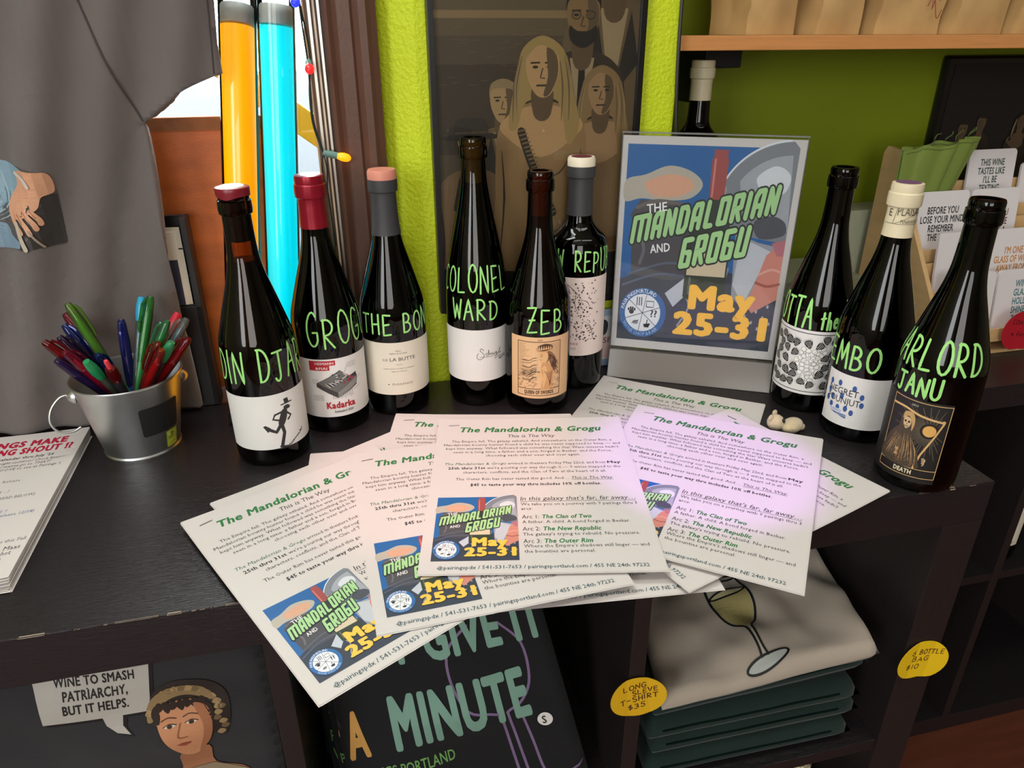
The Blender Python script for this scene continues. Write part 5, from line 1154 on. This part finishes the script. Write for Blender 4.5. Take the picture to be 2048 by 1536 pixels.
def tee(k, lab):
    off = Vector((-.0115 * k, .034 * k, 0)); q = [Vector(p) + off for p in MID]
    if k: q[0].x = max(q[0].x, -.341); q[3].x = max(q[3].x, -.341)
    P, nrm = quadsurf(*q, .0035, k + 1)
    t = empty('folded_tee_shirt', (q[2] + q[3]) / 2, lab, 'shirt', GN); T = Matrix.Translation(-t.location)
    mb = MB(T); mb.grid(34, 34, lambda u, v: P(u, v), NAV); back = lambda u, v: P(u, v) - nrm * .016
    mb.grid(10, 10, back, NAV)
    for e in (lambda s: (s, 0), lambda s: (s, 1), lambda s: (0, s), lambda s: (1, s)): mb.grid(20, 3, lambda i, j: P(*e(i)) * (1 - j) + back(*e(i)) * j, NAV)
    mb.build('cloth', t, smooth=True, angle=60)
    on = lambda u, v, h: T @ P(u, v, h + .0006)
    a = Art(step=.0002)
    fr_ = lambda x, y: (x, y)
    def word(s, x0, x1, y0, y1, col, b=.035, sl=-.0):
        vs, fs = text_geo(s, b, 0, 3); X0 = min(v[0] for v in vs); X1 = max(v[0] for v in vs); Y0 = min(v[1] for v in vs); Y1 = max(v[1] for v in vs)
        a.raw([(x0 + (v[0] - X0) / (X1 - X0) * (x1 - x0), y0 + (v[1] - Y0) / (Y1 - Y0) * (y1 - y0) + sl * ((v[0] - X0) / (X1 - X0))) + tuple(v[2:]) for v in vs], fs, col)
    # v runs downwards, so y0 (glyph bottom) > y1 (glyph top)
    # wine glass outline
    a.line([(.64, .12), (.53, .22), (.515, .38), (.56, .52), (.66, .56), (.69, .585), (.70, .72), (.715, 1.0)], .012, PURP, smooth=5, seg=.03); a.line([(.78, .12), (.86, .24), (.855, .42), (.80, .52), (.73, .56), (.725, .585), (.735, .72), (.755, 1.0)], .012, PURP, smooth=5, seg=.03)
    a.line([(.78, .57), (.80, .74), (.815, .9), (.85, .955), (.92, .945), (.985, .91)], .012, PURP, smooth=5, seg=.03); a.up()
    word('JUST GIVE IT', .02, .985, .335, .075, TEAL, .045, -.05); word('A', .03, .12, .66, .43, OCH, .05); word('MINUTE', .225, .83, .655, .40, TEAL, .05, -.05)
    word('PAIRINGS PORTLAND', .02, .46, .79, .735, LGR, .015, -.045); word('WINE SHOP & BAR', .02, .42, .875, .82, LGR, .015, -.045)
    a.build('slogan_print', t, on, cut=.06)
    if k == 0:
        a = Art(step=.0003); a.ell(.875, .635, .034, .034, 'e6e4e0', 24); a.up(); vs, fs = text_geo('S', .02, 0, 2)
        a.raw([(.86 + v[0] * .045, .655 - v[1] * .055) for v in vs], fs, '2a2a2c'); a.build('size_sticker', t, lambda u, v, h: on(u, v, h + .0006))
tee(0, 'front black tee shirt with pale green slogan, standing in the middle cube')
tee(1, 'black tee shirt filed second, right behind the front slogan shirt'); tee(2, 'black tee shirt filed third in the middle cube'); tee(3, 'black tee shirt filed last in the middle cube, deepest inside')
# black cotton bag with printed portrait in the left cube
q = [(-.69, .026, -.054), (-.368, .022, -.054), (-.368, .010, -.3835), (-.69, .012, -.3835)]
P, nrm = quadsurf(*q, .005, 7)
t = empty('tote_bag', (-.53, .02, -.3845), 'black cotton bag with speech bubble and portrait print in the left cube', 'bag'); T = Matrix.Translation(-t.location)
mb = MB(T); mb.grid(40, 40, lambda u, v: P(u, v), BLKC); back = lambda u, v: P(u, v) + Vector((0, .03, 0)); mb.grid(8, 8, back, BLKC)
for e in (lambda s: (s, 0), lambda s: (s, 1), lambda s: (0, s), lambda s: (1, s)): mb.grid(20, 3, lambda i, j: P(*e(i)) * (1 - j) + back(*e(i)) * j, BLKC)
mb.build('cloth', t, smooth=True, angle=60)
U = lambda x, z: ((x + .69) / .322, (-.054 - z) / .3295)
a = Art(step=.0002, frame=U)
a.poly([(-.553, -.058), (-.459, -.064), (-.4585, -.070), (-.4665, -.121), (-.4695, -.1245), (-.490, -.1245), (-.492, -.136), (-.487, -.1465), (-.498, -.143), (-.5055, -.134), (-.507, -.1245), (-.556, -.1235)], '0e0e0f')
a.up(); a.poly([(-.557, -.055), (-.462, -.062), (-.4615, -.068), (-.4695, -.118), (-.4725, -.1215), (-.493, -.1215), (-.495, -.133), (-.490, -.1435), (-.501, -.140), (-.5085, -.131), (-.510, -.1215), (-.559, -.1205)], 'aeaaa2'); a.up()
a.text('WINE TO SMASH', -.541, -.0815, .0098, '1c1a1a', w=.066, bold=.03, shear=.15, rot=-1); a.text('PATRIARCHY,', -.537, -.0965, .0098, '1c1a1a', w=.053, bold=.03, shear=.15, rot=-1); a.text('BUT IT HELPS.', -.540, -.1115, .0098, '1c1a1a', w=.054, bold=.03, shear=.15, rot=-1)
# portrait: a woman in a lace cap
cx, cz = -.4445, -.1430
f = lambda P: [(cx + x * .03, cz + y * .03) for x, y in P]
a.blob(f([(-.9, .7), (-.6, 1.45), (.1, 1.75), (.9, 1.5), (1.35, .8), (1.3, -.2), (1.05, -.9), (.7, -.6), (-.8, .1)]), '2a2420', 4); a.up()
a.blob(f([(-1.0, .35), (-.85, 1.0), (-.35, 1.42), (.25, 1.5), (.75, 1.25), (.98, .7), (.7, .85), (.2, 1.1), (-.3, 1.0), (-.7, .6), (-.85, .3)]), '8c7450', 4)
for i in range(15): q_ = radians(165 - i * 11.5); x, y = .05 + .98 * cos(q_), .35 + 1.05 * sin(q_); a.blob(f([(x - .12, y - .05), (x, y + .14), (x + .12, y - .03), (x, y - .12)]), ('a48a60', '766044')[i % 2], 3)
for i in range(7): y = .6 - i * .22; x = 1.0 + .1 * sin(i * 1.7); a.blob(f([(x - .1, y), (x + .02, y + .13), (x + .16, y), (x + .03, y - .12)]), ('9a825c', '6e5a40')[i % 2], 3)
a.blob(f([(-.35, -1.3), (-.5, -2.2), (-1.4, -2.7), (-1.4, -3.6), (1.6, -3.6), (1.5, -2.6), (.55, -2.1), (.5, -1.2)]), 'a06c4c', 4); a.up()
a.blob(f([(-.72, .45), (-.3, .85), (.3, .9), (.72, .55), (.78, -.1), (.62, -.85), (.2, -1.38), (-.15, -1.42), (-.5, -1.0), (-.72, -.3)]), 'c48a64', 5); a.up()
a.blob(f([(.35, .7), (.72, .5), (.78, -.1), (.62, -.85), (.2, -1.36), (.42, -.7), (.5, -.1)]), 'a46c4a', 4)
for i in range(7): x = -.72 + i * .2; a.blob(f([(x, .78 + .1 * sin(i * 2)), (x + .12, .95), (x + .26, .78), (x + .16, .56 + .06 * cos(i * 3)), (x + .05, .6)]), '2c201a', 3)
a.blob(f([(-.85, .6), (-.7, .85), (-.62, .5), (-.7, .15), (-.82, .3)]), '2c201a', 3); a.blob(f([(.62, .7), (.85, .55), (.88, .1), (.78, -.1), (.72, .3)]), '2c201a', 3); a.up()
for x in (-.42, .2): a.blob(f([(x - .17, .02), (x, .1), (x + .18, .03), (x, -.05)]), 'd8c8b4', 3); a.line(f([(x - .2, .26), (x, .34), (x + .22, .27)]), .0012, '5a3a28', smooth=4); 
a.up()
for x in (-.42, .2): a.ell(cx + x * .03, cz + .025 * .03, .0024, .0022, '3a2a20', 10); a.line(f([(x - .19, .03), (x, .11), (x + .2, .04)]), .0008, '4a2e20', smooth=4)
a.line(f([(-.12, .05), (-.26, -.4), (-.18, -.5), (.0, -.5)]), .0012, '96603f', smooth=4); a.blob(f([(-.32, -.78), (-.15, -.72), (.05, -.77), (-.12, -.88)]), 'a04e40', 3); a.line(f([(-.34, -.78), (.07, -.78)]), .0006, '6a2e28')
a.poly(f([(-1.4, -2.6), (-.5, -2.15), (.5, -2.1), (1.5, -2.6), (1.6, -3.6), (-1.4, -3.6)]), '8a7a62')
a.build('portrait_print', t, lambda u, v, h: T @ P(u, v, h + .0006), cut=.04)
# little plush animal on the counter
FUR = mat('cream_plush', (200, 182, 146), .95, var=.2, scale=120, bump=.5, bscale=400, sheen=.5)
t = empty('plush_toy', (.238, .150, 0), 'small cream plush toy with a dark patch lying behind the right-hand flyer', 'toy', rz=.5)
def ball(c, r, m, nm, parent=t):
    b = MB(Matrix.Translation(c)); pr = [(0, -1)] + [(sin(pi * i / 12), -cos(pi * i / 12)) for i in range(1, 12)] + [(0, 1)]
    b.lathe([(x, z) for x, z in pr], m, 20, Matrix.Translation(c) @ Matrix.Diagonal((r[0], r[1], r[2], 1)).to_4x4()); return b.build(nm, parent, smooth=True)
ball((.006, -.004, .0082), (.017, .011, .0082), FUR, 'body'); ball((-.008, .010, .012), (.0105, .010, .0095), FUR, 'head'); ball((-.0155, .013, .0195), (.004, .0025, .004), FUR, 'ear'); ball((-.002, .016, .020), (.004, .0025, .004), FUR, 'ear')
ball((-.006, .0022, .0145), (.0042, .002, .0046), mat('dark_plush_patch', (42, 42, 44), .9), 'eye_patch'); ball((.018, -.010, .004), (.006, .004, .004), FUR, 'paw'); ball((.016, .006, .004), (.006, .004, .004), FUR, 'paw')
